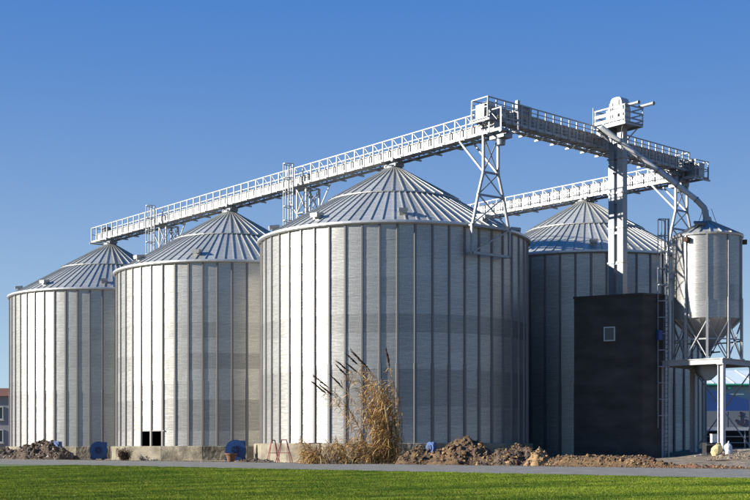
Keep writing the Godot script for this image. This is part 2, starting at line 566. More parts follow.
func end_trestle(label: String, at: Vector3, h: float) -> void:
	# flared two-leg trestle standing on a bracket frame on the silo wall, plane across the row (local z = towards the road)
	var t := thing("conveyor_trestle", label, "trestle", at, ROW_TURN, "flared trestles at the conveyor ends")
	var pts := [[0.0, 1.62], [h * 0.34, 1.12], [h * 0.60, 0.66], [h, 0.66]]
	for sg in [-1.0, 1.0]:
		var l := mb()
		for k in 3:
			bar(l, Vector3(0, pts[k][0], sg * pts[k][1]), Vector3(0, pts[k + 1][0], sg * pts[k + 1][1]), 0.15)
		obj("leg", l, M.steel, t)
	for k in 3:
		var b := mb()
		var y0: float = pts[k][0]
		var y1: float = pts[k + 1][0]
		bar(b, Vector3(0, y0, -pts[k][1]), Vector3(0, y1, pts[k + 1][1]), 0.07)
		bar(b, Vector3(0, y0, pts[k][1]), Vector3(0, y1, -pts[k + 1][1]), 0.07)
		obj("cross_brace", b, M.mid_steel, t)
		var c := mb()
		bar(c, Vector3(0, y1, -pts[k + 1][1] - 0.1), Vector3(0, y1, pts[k + 1][1] + 0.1), 0.12)
		obj("tie", c, M.mid_steel, t)
	for sg in [-1.0, 1.0]:
		var s := mb()
		bar(s, Vector3(0, h * 0.60, sg * 0.66), Vector3(-2.3, h + 0.05, sg * 0.66), 0.11)
		obj("knee_strut", s, M.white_steel, t)
	# bracket frame hung on the wall below the eave
	var f := mb()
	for y in [-0.05, -1.85]:
		bar(f, Vector3(0, y, -1.75), Vector3(0, y, 1.75), 0.16)
		for sg in [-1.0, 1.0]:
			bar(f, Vector3(0, y, sg * 1.7), Vector3(-0.55, y, sg * 1.6), 0.12)
	for sg in [-1.0, 1.0]:
		bar(f, Vector3(0, 0.02, sg * 1.68), Vector3(0, -1.93, sg * 1.68), 0.16)
	obj("bracket_frame", f, M.steel, t)
	var d := mb()
	bar(d, Vector3(0.02, -1.8, 1.62), Vector3(0.02, -0.1, -1.62), 0.09)
	obj("bracket_brace", d, M.steel, t)

# ---------------------------------------------------------------- heaps and plants
func heap(called: String, label: String, s: float, t: float, rs: float, rt: float, h: float, m: Material, sd: int, rough: float, clods: int, clod_mat: Material, flat_top := 0.0) -> void:
	var at := rw(s, t)
	at.y = ground_y(at.x, at.z)
	var o := thing(called, label, "dirt heap", at, ROW_TURN, "heaps along the edge of the road")
	var n1 := noise(0.55, sd, 4)
	var n2 := noise(1.9, sd + 1, 3)
	var f := func(x: float, z: float) -> Vector3:
		var q := sqrt(x * x / (rs * rs) + z * z / (rt * rt))
		q *= 1.0 + 0.22 * n1.get_noise_2d(x + 31.0, z)
		var k := clampf(1.0 - q, -0.15, 1.0)
		var y := h * (k * 1.25 if k < 0.0 else pow(k, 0.8) if flat_top <= 0.0 else minf(1.0, k * flat_top))
		if k > 0.0:
			y += rough * minf(1.0, k * 4.0) * (n1.get_noise_2d(x * 1.6, z * 1.6) * 0.9 + n2.get_noise_2d(x, z) * 0.7 + n2.get_noise_2d(x * 3.0 + 9.0, z * 3.0) * 0.25)
		return Vector3(x, y, z)
	var st := mb()
	st.set_smooth_group(0)
	var nx := int(clampf(rs * 26.0, 30, 200))
	var nz := int(clampf(rt * 26.0, 24, 80))
	for i in nx:
		for j in nz:
			var xa := lerpf(-rs * 1.1, rs * 1.1, float(i) / nx)
			var xb := lerpf(-rs * 1.1, rs * 1.1, float(i + 1) / nx)
			var za := lerpf(-rt * 1.1, rt * 1.1, float(j) / nz)
			var zb := lerpf(-rt * 1.1, rt * 1.1, float(j + 1) / nz)
			var a: Vector3 = f.call(xa, za)
			var b: Vector3 = f.call(xb, za)
			var c: Vector3 = f.call(xb, zb)
			var d: Vector3 = f.call(xa, zb)
			if maxf(maxf(a.y, b.y), maxf(c.y, d.y)) < -0.1 * h:
				continue
			for q in [a, b, c, a, c, d]:
				st.add_vertex(q)
	st.index()
	st.generate_normals()
	obj("earth", st, m, o)
	rng.seed = sd
	if clods >= 40 and rough >= 0.2:
		var dry := mb()
		for k in clods * 6:
			var p: Vector3 = f.call(rng.randf_range(-rs, rs) * 0.9, rng.randf_range(-rt, rt) * 0.95)
			if p.y > 0.0:
				leaf(dry, p, Vector3(rng.randf_range(-1, 1), rng.randf_range(0.0, 0.7), rng.randf_range(-1, 1)), rng.randf_range(0.08, 0.32), rng.randf_range(0.006, 0.014), 0.3)
		var ds := obj("dry_stems", dry, M.straw[3] if sd % 2 else M.straw[1], o)
		ds.set_meta("kind", "stuff")
	for kind in 3:
		if clods <= 0:
			break
		var cs := mb()
		for k in clods * 5:
			var x := rng.randf_range(-rs, rs) * 0.95
			var z := rng.randf_range(-rt, rt) * 0.95
			var p: Vector3 = f.call(x, z)
			if p.y < -0.02:
				continue
			var r := pow(rng.randf(), 4.0) * (0.06 + 0.08 * minf(h, 1.6)) + 0.02
			clod(cs, p + Vector3.UP * r * 0.2, r)
		var c := obj("clods", cs, [m, clod_mat, M.soil_dark][kind], o)
		c.set_meta("kind", "stuff")

func clod(st: SurfaceTool, p: Vector3, r: float) -> void:
	var b := Basis.from_euler(Vector3(rng.randf() * 6.0, rng.randf() * 6.0, rng.randf() * 6.0)).scaled(Vector3(r, r * rng.randf_range(0.5, 0.9), r * rng.randf_range(0.7, 1.1)))
	var v := []
	for q in [Vector3(1, 0, 0), Vector3(-1, 0, 0), Vector3(0, 1, 0), Vector3(0, -1, 0), Vector3(0, 0, 1), Vector3(0, 0, -1)]:
		v.append(p + b * (q * rng.randf_range(0.75, 1.2)))
	for f in [[0, 2, 4], [2, 1, 4], [1, 3, 4], [3, 0, 4], [2, 0, 5], [1, 2, 5], [3, 1, 5], [0, 3, 5]]:
		var a: Vector3 = v[f[0]]
		var c: Vector3 = v[f[1]]
		var d: Vector3 = v[f[2]]
		var n := ((a + c + d) / 3.0 - p).normalized()
		tri(st, a, c, d, n, n, n)

func leaf(st: SurfaceTool, p: Vector3, dir: Vector3, length: float, w: float, droop: float) -> void:
	var q := p
	var d := dir.normalized()
	var side := d.cross(Vector3.UP)
	if side.length() < 0.05:
		side = Vector3.RIGHT
	side = (side.normalized() + Vector3(rng.randf_range(-0.6, 0.6), rng.randf_range(-0.6, 0.6), rng.randf_range(-0.6, 0.6))).normalized()
	var widths := [w * 0.6, w, w * 0.7, 0.0]
	for k in 3:
		var e := q + d * length / 3.0
		var n := side.cross(d).normalized()
		var a: Vector3 = q + side * widths[k]
		var b: Vector3 = q - side * widths[k]
		var c: Vector3 = e - side * widths[k + 1]
		var f: Vector3 = e + side * widths[k + 1]
		tri(st, a, b, c, n, n, n)
		if k < 2:
			tri(st, a, c, f, n, n, n)
		q = e
		d = (d + Vector3.DOWN * droop).normalized()

func stalk_points(p: Vector3, dir: Vector3, length: float, bend: Vector3, n := 10) -> Array:
	var out := [p]
	var d := dir.normalized()
	for k in n:
		p += d * length / n
		out.append(p)
		d = (d + bend * (float(k) / n)).normalized()
	return out

func plume(st: SurfaceTool, p: Vector3, d: Vector3, length: float, w: float) -> void:
	# feathery spindle of many short tufts
	for k in 60:
		var f := rng.randf()
		var q := p + d * length * f
		var side := Vector3(rng.randf_range(-1, 1), rng.randf_range(-1, 1), rng.randf_range(-1, 1))
		leaf(st, q, d + side * 0.22, length * 0.28, w * (0.25 + sin(PI * clampf(f + 0.08, 0, 1)) * 0.5), 0.1)

func reed_clump() -> void:
	rng.seed = 77
	var at := Vector3(0.75, 0.05, -74.0)
	var o := thing("giant_reed", "tall clump of dry golden reed bent leftwards with dark brown plumes", "reeds", at)
	var leaves := [mb(), mb(), mb(), mb()]
	# x of base, height, lean: main column, then outer stems
	var stems := []
	for k in 26:
		stems.append([rng.randf_range(-0.75, 0.7), rng.randf_range(3.0, 5.4), rng.randf_range(-0.10, 0.10), rng.randf_range(-0.10, -0.04), rng.randf_range(-0.7, 0.7)])
	for a in [[-0.6, 5.9, 0.00, -0.13], [0.1, 6.1, -0.02, -0.10], [-0.2, 5.8, 0.04, -0.14], [0.3, 5.7, 0.02, -0.11], [-0.7, 5.5, -0.08, -0.10], [-0.9, 4.9, -0.16, -0.09], [-0.2, 6.2, 0.03, -0.125], [-1.0, 4.6, -0.28, -0.10], [-1.2, 4.8, -0.36, -0.08], [-0.9, 5.2, -0.33, -0.09], [0.35, 5.6, 0.03, -0.03]]:
		stems.append([a[0], a[1], a[2], a[3], rng.randf_range(-0.5, 0.5), true])
	for k in 16:
		stems.append([rng.randf_range(-4.6, -0.6), rng.randf_range(0.7, 1.9), rng.randf_range(-0.9, 0.5), rng.randf_range(-0.12, 0.02), rng.randf_range(-0.6, 0.9)])
	for q in stems:
		var pts := stalk_points(Vector3(q[0], -0.1, q[4]), Vector3(q[2], 1, rng.randf_range(-0.08, 0.08)), q[1], Vector3(q[3] * 2.1, -0.02, 0))
		var st := mb()
		for k in pts.size() - 1:
			tube(st, pts[k], pts[k + 1], lerpf(0.022, 0.009, float(k) / pts.size()), 5, lerpf(0.022, 0.009, float(k + 1) / pts.size()), false)
		obj("stalk", st, M.straw[rng.randi() % 3], o)
		var short: bool = q[1] < 2.2
		for k in range(0 if short else 1, pts.size() - 1):
			for j in (7 if short else 10):
				var p: Vector3 = pts[k].lerp(pts[k + 1], rng.randf())
				var d := Vector3(rng.randf_range(-1.2, 0.25), rng.randf_range(-0.6, 0.8), rng.randf_range(-0.7, 0.7))
				leaf(leaves[[0, 0, 1, 1, 2, 3][rng.randi() % 6]], p, d, rng.randf_range(0.3, 0.95), rng.randf_range(0.011, 0.026), rng.randf_range(0.2, 0.7))
		if q.size() > 5:
			var e: Vector3 = pts[-1]
			var d: Vector3 = (pts[-1] - pts[-2]).normalized()
			var ps := mb()
			plume(ps, e - d * 0.1, d, rng.randf_range(0.85, 1.15), 0.085)
			obj("plume", ps, M.plume, o)
	# matted straw at the foot
	for k in 2300:
		var x := rng.randf_range(-5.0, 0.75)
		var top := 1.35 * (0.35 + 0.65 * smooth(-5.2, -2.6, x)) * (1.0 - 0.25 * smooth(-1.6, -0.8, x))
		var p := Vector3(x, pow(rng.randf(), 1.4) * top, rng.randf_range(-0.9, 1.0))
		leaf(leaves[[0, 1, 1, 2, 3, 3][rng.randi() % 6]], p, Vector3(rng.randf_range(-1, 1), rng.randf_range(-0.5, 0.9), rng.randf_range(-1, 1)), rng.randf_range(0.25, 0.8), rng.randf_range(0.007, 0.017), 0.25)
	for k in 4:
		var l := obj("leaves", leaves[k], M.straw[k], o)
		l.set_meta("kind", "stuff")

func dry_bush(at: Vector3) -> void:
	rng.seed = 91
	var o := thing("dry_bush", "small dark leafless bush growing against the concrete silo base", "bush", at)
	var lv := mb()
	for k in 22:
		var a := rng.randf() * TAU
		var pts := stalk_points(Vector3.ZERO, Vector3(cos(a) * 0.7, 1.0, sin(a) * 0.7), rng.randf_range(0.7, 1.25), Vector3(0, -0.05, 0), 5)
		var st := mb()
		for i in 5:
			tube(st, pts[i], pts[i + 1], 0.014, 4, 0.01, false)
		obj("twig", st, M.soil_dark, o)
		for i in 150:
			var p: Vector3 = pts[1 + i % 4].lerp(pts[2 + i % 4], rng.randf()) + Vector3(rng.randf_range(-0.2, 0.2), rng.randf_range(-0.35, 0.05), rng.randf_range(-0.2, 0.2))
			leaf(lv, p, Vector3(rng.randf_range(-1, 1), rng.randf_range(-0.4, 1), rng.randf_range(-1, 1)), rng.randf_range(0.08, 0.2), 0.02, 0.2)
	var l := obj("leaves", lv, M.plume, o)
	l.set_meta("kind", "stuff")

# ---------------------------------------------------------------- small things
func aeration_fan(label: String, at: Vector3, turn: float, scale := 1.0) -> void:
	var t := thing("aeration_fan", label, "fan", at, turn, "blue aeration fans at the silo bases")
	t.scale = Vector3.ONE * scale
	var r := 0.68
	var h := mb()
	tube(h, Vector3(0, 0.78, -0.28), Vector3(0, 0.78, 0.28), r, 28)
	for z in [-0.28, 0.28]:
		tube(h, Vector3(0, 0.78, z - 0.025), Vector3(0, 0.78, z + 0.025), r + 0.05, 28)
	box(h, Vector3(0.42, 1.2, 0), Vector3(0.55, 0.5, 0.5))
	obj("housing", h, M.blue, t)
	var i := mb()
	tube(i, Vector3(0, 0.78, 0.30), Vector3(0, 0.78, 0.42), 0.34, 20, 0.42)
	obj("inlet_cone", i, M.blue, t)
	var g := mb()
	tube(g, Vector3(0, 0.78, 0.40), Vector3(0, 0.78, 0.425), 0.30, 20)
	obj("inlet_mouth", g, M.blue_dark, t)
	for k in 4:
		var b := mb()
		var a := PI * k / 4.0
		bar(b, Vector3(cos(a) * 0.4, 0.78 + sin(a) * 0.4, 0.44), Vector3(-cos(a) * 0.4, 0.78 - sin(a) * 0.4, 0.44), 0.02)
		obj("guard_bar", b, M.blue, t)
	for sg in [-1.0, 1.0]:
		var f := mb()
		bar(f, Vector3(sg * 0.5, 0, 0), Vector3(sg * 0.34, 0.5, 0), 0.12, 0.5)
		obj("foot", f, M.blue, t)
	var m := mb()
	tube(m, Vector3(0, 0.78, -0.28), Vector3(0, 0.78, -0.75), 0.24, 16)
	obj("motor", m, M.mid_steel, t)

func sawhorse(label: String, at: Vector3, turn: float, h: float, w: float, group := "") -> void:
	var t := thing("metal_sawhorse", label, "sawhorse", at, turn, group)
	var tb := mb()
	bar(tb, Vector3(-w * 0.18, h, 0), Vector3(w * 0.18, h, 0), 0.06)
	obj("top_bar", tb, M.red_paint, t)
	for sx in [-1.0, 1.0]:
		for sz in [-1.0, 1.0]:
			var l := mb()
			bar(l, Vector3(sx * w * 0.5, 0, sz * 0.28), Vector3(sx * w * 0.16, h, sz * 0.02), 0.04)
			obj("leg", l, M.red_paint, t)
	var r := mb()
	for sz in [-1.0, 1.0]:
		bar(r, Vector3(-w * 0.36, h * 0.42, sz * 0.17), Vector3(w * 0.36, h * 0.42, sz * 0.17), 0.035)
	obj("rail", r, M.red_paint, t)

func sack(label: String, at: Vector3, turn: float, m: Material, h: float, sd: int) -> void:
	var t := thing("filled_sack", label, "sack", at, turn, "sacks by the platform column")
	var n := noise(1.7, sd, 3)
	var f := func(a: float, v: float) -> Vector3:
		var r := 0.225 * (0.78 + 0.5 * sin(PI * clampf(v * 0.82 + 0.12, 0, 1)) - 0.75 * smooth(0.8, 1.0, v))
		r *= 1.0 + 0.4 * n.get_noise_3d(cos(a) * 0.9, v * 1.2, sin(a) * 0.9)
		return Vector3(cos(a) * r * 1.15 + v * v * 0.16, v * h, sin(a) * r * 0.85)
	var st := mb()
	st.set_smooth_group(0)
	for i in 24:
		for j in 14:
			var a0 := TAU * i / 24.0
			var a1 := TAU * (i + 1) / 24.0
			var v0 := j / 14.0
			var v1 := (j + 1) / 14.0
			var a: Vector3 = f.call(a0, v0)
			var b: Vector3 = f.call(a1, v0)
			var c: Vector3 = f.call(a1, v1)
			var d: Vector3 = f.call(a0, v1)
			for q in [a, b, c, a, c, d]:
				st.add_vertex(q)
	st.index()
	st.generate_normals()
	obj("bag", st, m, t)
	var k := mb()
	box(k, Vector3(0.1, h * 0.99, 0), Vector3(0.22, 0.1, 0.06), Basis(Vector3.BACK, 0.5))
	obj("tied_neck", k, m, t)

# ---------------------------------------------------------------- big pieces
func ground_sheet(called: String, xs: Array, zs: Array, f: Callable, keep: Callable, m: Material) -> MeshInstance3D:
	var st := mb()
	st.set_smooth_group(0)
	for i in xs.size() - 1:
		for j in zs.size() - 1:
			if not keep.call((xs[i] + xs[i + 1]) * 0.5, (zs[j] + zs[j + 1]) * 0.5):
				continue
			var a := Vector3(xs[i], f.call(xs[i], zs[j]), zs[j])
			var b := Vector3(xs[i + 1], f.call(xs[i + 1], zs[j]), zs[j])
			var c := Vector3(xs[i + 1], f.call(xs[i + 1], zs[j + 1]), zs[j + 1])
			var d := Vector3(xs[i], f.call(xs[i], zs[j + 1]), zs[j + 1])
			for q in [a, b, c, a, c, d]:
				st.add_vertex(q)
	st.index()
	st.generate_normals()
	var o := obj(called, st, m, self)
	o.set_meta("kind", "structure")
	return o

func strip(called: String, t0: float, t1: float, nt: int, lift: float, m: Material, sd: int) -> void:
	# a sheet along the row between two cross distances, with slightly wandering edges
	var n := noise(0.12, sd, 3)
	var st := mb()
	st.set_smooth_group(0)
	var f := func(s: float, k: float) -> Vector3:
		var t := lerpf(t0, t1, k)
		if k <= 0.0 or k >= 1.0:
			t += 0.18 * n.get_noise_2d(s, k * 50.0)
		var p := rw(s, t)
		p.y = ground_y(p.x, p.z) + lift
		return p
	var ss := []
	for k in 241:
		ss.append(-120.0 + k)
	ss.push_front(-700.0)
	ss.append(700.0)
	for i in ss.size() - 1:
		for j in nt:
			var a: Vector3 = f.call(ss[i], float(j) / nt)
			var b: Vector3 = f.call(ss[i + 1], float(j) / nt)
			var c: Vector3 = f.call(ss[i + 1], float(j + 1) / nt)
			var d: Vector3 = f.call(ss[i], float(j + 1) / nt)
			for q in [a, c, b, a, d, c]:
				st.add_vertex(q)
	st.index()
	st.generate_normals()
	var o := obj(called, st, m, self)
	o.set_meta("kind", "structure")

func build_grass() -> void:
	rng.seed = 5
	var st := mb()
	for k in 9:
		var p := Vector3(rng.randf_range(-0.06, 0.06), 0, rng.randf_range(-0.06, 0.06))
		var lean := Vector3(rng.randf_range(-0.5, 0.5), 1, rng.randf_range(-0.5, 0.5)).normalized()
		var h := rng.randf_range(0.02, 0.05)
		var a := rng.randf() * TAU
		var side := Vector3(cos(a), 0, sin(a)) * 0.0034
		var n := (Vector3(-sin(a), 0, cos(a)) + Vector3.UP * 0.35).normalized()
		var mid := p + lean * h * 0.6
		var tip := p + lean * h + Vector3(lean.x, -0.2, lean.z) * h * 0.4
		tri(st, p - side, p + side, mid + side * 0.8, n, n, n)
		tri(st, p - side, mid + side * 0.8, mid - side * 0.8, n, n, n)
		tri(st, mid - side * 0.8, mid + side * 0.8, tip, n, n, n)
	var m := plain(Color.WHITE, 0.9)
	m.metallic_specular = 0.2
	m.vertex_color_use_as_albedo = true
	m.backlight_enabled = true
	m.backlight = Color(0.10, 0.14, 0.02)
	var tuft := st.commit()
	tuft.surface_set_material(0, m)
	var patch := noise(0.22, 8, 3)
	var patch2 := noise(0.9, 9, 2)
	var edge := noise(0.5, 10, 3)
	var places := []
	var tries := 0
	while places.size() < 190000 and tries < 1200000:
		tries += 1
		var d := rng.randf_range(25.0, 66.0)
		var x := rng.randf_range(-0.36, 0.36) * d
		var q := row_st(x, -d)
		if q.y > -29.9 + 0.5 * edge.get_noise_2d(x * 1.3, d * 1.3) + rng.randf() * rng.randf() * 0.5:
			continue
		if rng.randf() > 0.35 + 0.65 * (1.0 - (d - 25.0) / 41.0):
			continue
		places.append(Vector2(x, -d))
	var mm := MultiMesh.new()
	mm.transform_format = MultiMesh.TRANSFORM_3D
	mm.use_colors = true
	mm.mesh = tuft
	mm.instance_count = places.size()
	for i in places.size():
		var p: Vector2 = places[i]
		var v := 0.5 + 0.75 * patch.get_noise_2d(p.x * 0.5, p.y * 1.8) + 0.4 * patch2.get_noise_2d(p.x * 0.8, p.y * 1.4)
		v = clampf(v + rng.randf_range(-0.12, 0.12), 0.0, 1.0)
		var s := rng.randf_range(0.75, 1.3) * (0.85 + 0.3 * v)
		mm.set_instance_transform(i, Transform3D(Basis(Vector3.UP, rng.randf() * TAU).scaled(Vector3(s * 1.1, s, s * 1.1)), Vector3(p.x, ground_y(p.x, p.y) + 0.012, p.y)))
		var c := Color(0.040, 0.088, 0.010).lerp(Color(0.185, 0.235, 0.025), v)
		if rng.randf() < 0.03:
			c = Color(0.26, 0.24, 0.09)
		mm.set_instance_color(i, c)
	var o := MultiMeshInstance3D.new()
	o.name = "grass"
	o.multimesh = mm
	add_child(o)
	o.set_meta("kind", "stuff")
	tag(o, "short mown green grass of the lawn before the road", "grass")

func elevator() -> void:
	var t := thing("bucket_elevator", "tall twin-leg steel bucket elevator with white head rising from black tower", "grain elevator", Vector3(16.8, 0, -90.0), ROW_TURN)
	var sm := mb()
	box(sm, Vector3(0, 1.2, 0), Vector3(0.5, 2.36, 0.46))
	for y in [0.03, 2.37]:
		box(sm, Vector3(0, y, 0), Vector3(0.62, 0.06, 0.58))
	var sec := sm.commit()
	for sx in [-0.40, 0.40]:
		for k in 9:
			put("leg_section", sec, M.steel if sx > 0 else M.mid_steel, t, Transform3D(Basis.IDENTITY, Vector3(sx, 1.75 + k * 2.4, 0)))
	for k in 6:
		var b := mb()
		box(b, Vector3(0, 11.6 + k * 2.1, 0), Vector3(0.34, 0.16, 0.36))
		obj("leg_spacer", b, M.mid_steel, t)
	# head
	var h := mb()
	box(h, Vector3(0.0, 23.78, -0.05), Vector3(1.5, 1.16, 0.8))
	var prev := Vector2(0.75, 24.3)
	for k in 8:
		var a := PI * (k + 1) / 8.0
		var nx := Vector2(signf(cos(a)) * pow(absf(cos(a)), 0.55) * 0.52 + 0.12, 24.45 + pow(sin(a), 0.6) * 0.68) if k < 7 else Vector2(-0.62, 24.3)
		var mid := (prev + nx) * 0.5
		var n3 := Vector3(nx.y - prev.y, -(nx.x - prev.x), 0).normalized()
		quad(h, Vector3(prev.x, prev.y, -0.45), Vector3(nx.x, nx.y, -0.45), Vector3(nx.x, nx.y, 0.35), Vector3(prev.x, prev.y, 0.35), n3 * (1.0 if n3.dot(Vector3(mid.x, mid.y - 24.3, 0)) > 0 else -1.0))
		for z in [-0.45, 0.35]:
			var nz := Vector3(0, 0, signf(z))
			tri(h, Vector3(0, 24.25, z), Vector3(prev.x, prev.y, z), Vector3(nx.x, nx.y, z), nz, nz, nz)
		prev = nx
	obj("head_hood", h, M.white_steel, t)
	for q in [[-0.28, 24.55], [0.28, 24.7], [-0.3, 23.75], [0.32, 23.8]]:
		var w := mb()
		box(w, Vector3(q[0], q[1], 0.37), Vector3(0.3, 0.42, 0.06))
		obj("inspection_door", w, M.dark_steel, t)
	var ch := mb()
	box(ch, Vector3(-0.95, 23.2, 0.1), Vector3(0.55, 0.9, 0.5), Basis(Vector3.BACK, -0.5))
	box(ch, Vector3(-1.15, 22.75, 0.35), Vector3(0.5, 0.5, 0.5))
	obj("discharge_chute", ch, M.white_steel, t)
	# service platform
	var p := mb()
	box(p, Vector3(0.1, 23.16, 0), Vector3(2.7, 0.1, 1.9))
	for z in [-0.9, 0.9]:
		box(p, Vector3(0.1, 23.08, z), Vector3(2.7, 0.2, 0.06))
	for x in [-1.22, 1.42]:
		box(p, Vector3(x, 23.08, 0), Vector3(0.06, 0.2, 1.8))
	obj("platform", p, M.steel, t)
	for x in [-1.22, 0.1, 1.42]:
		for z in [-0.92, 0.92]:
			var r := mb()
			box(r, Vector3(x, 23.75, z), Vector3(0.07, 1.1, 0.07))
			obj("rail_post", r, M.white_steel, t)
	for y in [23.42, 23.85, 24.28]:
		for z in [-0.96, 0.96]:
			var r := mb()
			box(r, Vector3(0.1, y, z), Vector3(2.72, 0.22 if z > 0.0 and y < 24.0 else 0.09, 0.04))
			obj("guard_rail", r, M.white_steel, t)
		for x in [-1.26, 1.46]:
			var r := mb()
			box(r, Vector3(x, y, 0), Vector3(0.04, 0.1, 1.86))
			obj("guard_rail", r, M.mid_steel, t)
	for q in [[0.6, 24.52, -0.1, 1.2], [1.0, 24.5, -1.05, 1.3]]:
		var g := mb()
		tube(g, Vector3(q[0], q[1], q[2]), Vector3(q[0] + q[3], q[1], q[2]), 0.11, 12)
		tube(g, Vector3(q[0] + q[3] - 0.1, q[1], q[2]), Vector3(q[0] + q[3], q[1], q[2]), 0.14, 12)
		obj("drive_shaft", g, M.steel, t)
	var bs := mb()
	for sg in [-1.0, 1.0]:
		bar(bs, Vector3(sg * 0.5, 22.1, 0.25), Vector3(sg * 1.2, 23.1, 0.85), 0.08)
		bar(bs, Vector3(sg * 0.5, 22.1, -0.25), Vector3(sg * 1.2, 23.1, -0.85), 0.08)
	obj("platform_strut", bs, M.steel, t)
	var rod := mb()
	tube(rod, Vector3(-1.7, 22.6, 0.6), Vector3(-1.7, 24.7, 0.6), 0.05, 6)
	bar(rod, Vector3(-1.7, 23.2, 0.6), Vector3(-1.2, 23.2, 0.6), 0.05)
	obj("lightning_rod", rod, M.steel, t)
	var lad := mb()
	for sg in [-0.2, 0.2]:
		bar(lad, Vector3(sg, 10.5, -0.36), Vector3(sg, 23.2, -0.36), 0.05)
	for k in 40:
		bar(lad, Vector3(-0.2, 10.8 + k * 0.3, -0.36), Vector3(0.2, 10.8 + k * 0.3, -0.36), 0.03)
	obj("ladder", lad, M.steel, t)

func spout() -> void:
	var t := thing("grain_spout", "round grey grain pipe slanting down from elevator head to hopper bin", "grain pipe")
	var a := Vector3(15.45, 22.85, -88.85)
	var b := Vector3(21.75, 17.75, -88.05)
	var c := Vector3(22.30, 17.15, -88.0)
	var e := Vector3(22.47, 16.25, -88.0)
	var n := 5
	for k in n:
		var s := mb()
		tube(s, a.lerp(b, float(k) / n), a.lerp(b, float(k + 1) / n), 0.185, 16)
		obj("pipe_section", s, M.white_steel, t)
		var f := mb()
		var q := a.lerp(b, float(k + 1) / n)
		var d := (b - a).normalized() * 0.05
		tube(f, q - d, q + d, 0.225, 16)
		obj("pipe_clamp", f, M.mid_steel, t)
	var el := mb()
	tube(el, b, c, 0.19, 16, 0.2)
	tube(el, c + Vector3(-0.03, 0.06, 0), e, 0.2, 16, 0.22)
	obj("elbow", el, M.steel, t)
	var nk := mb()
	tube(nk, e + Vector3.UP * 0.3, e + Vector3.DOWN * 0.15, 0.26, 16, 0.36)
	for k in 4:
		var g := TAU * k / 4.0 + 0.5
		bar(nk, e + Vector3(cos(g) * 0.28, 0.85, sin(g) * 0.28), e + Vector3(cos(g) * 0.65, -0.2, sin(g) * 0.65), 0.035)
	obj("inlet_neck", nk, M.steel, t)

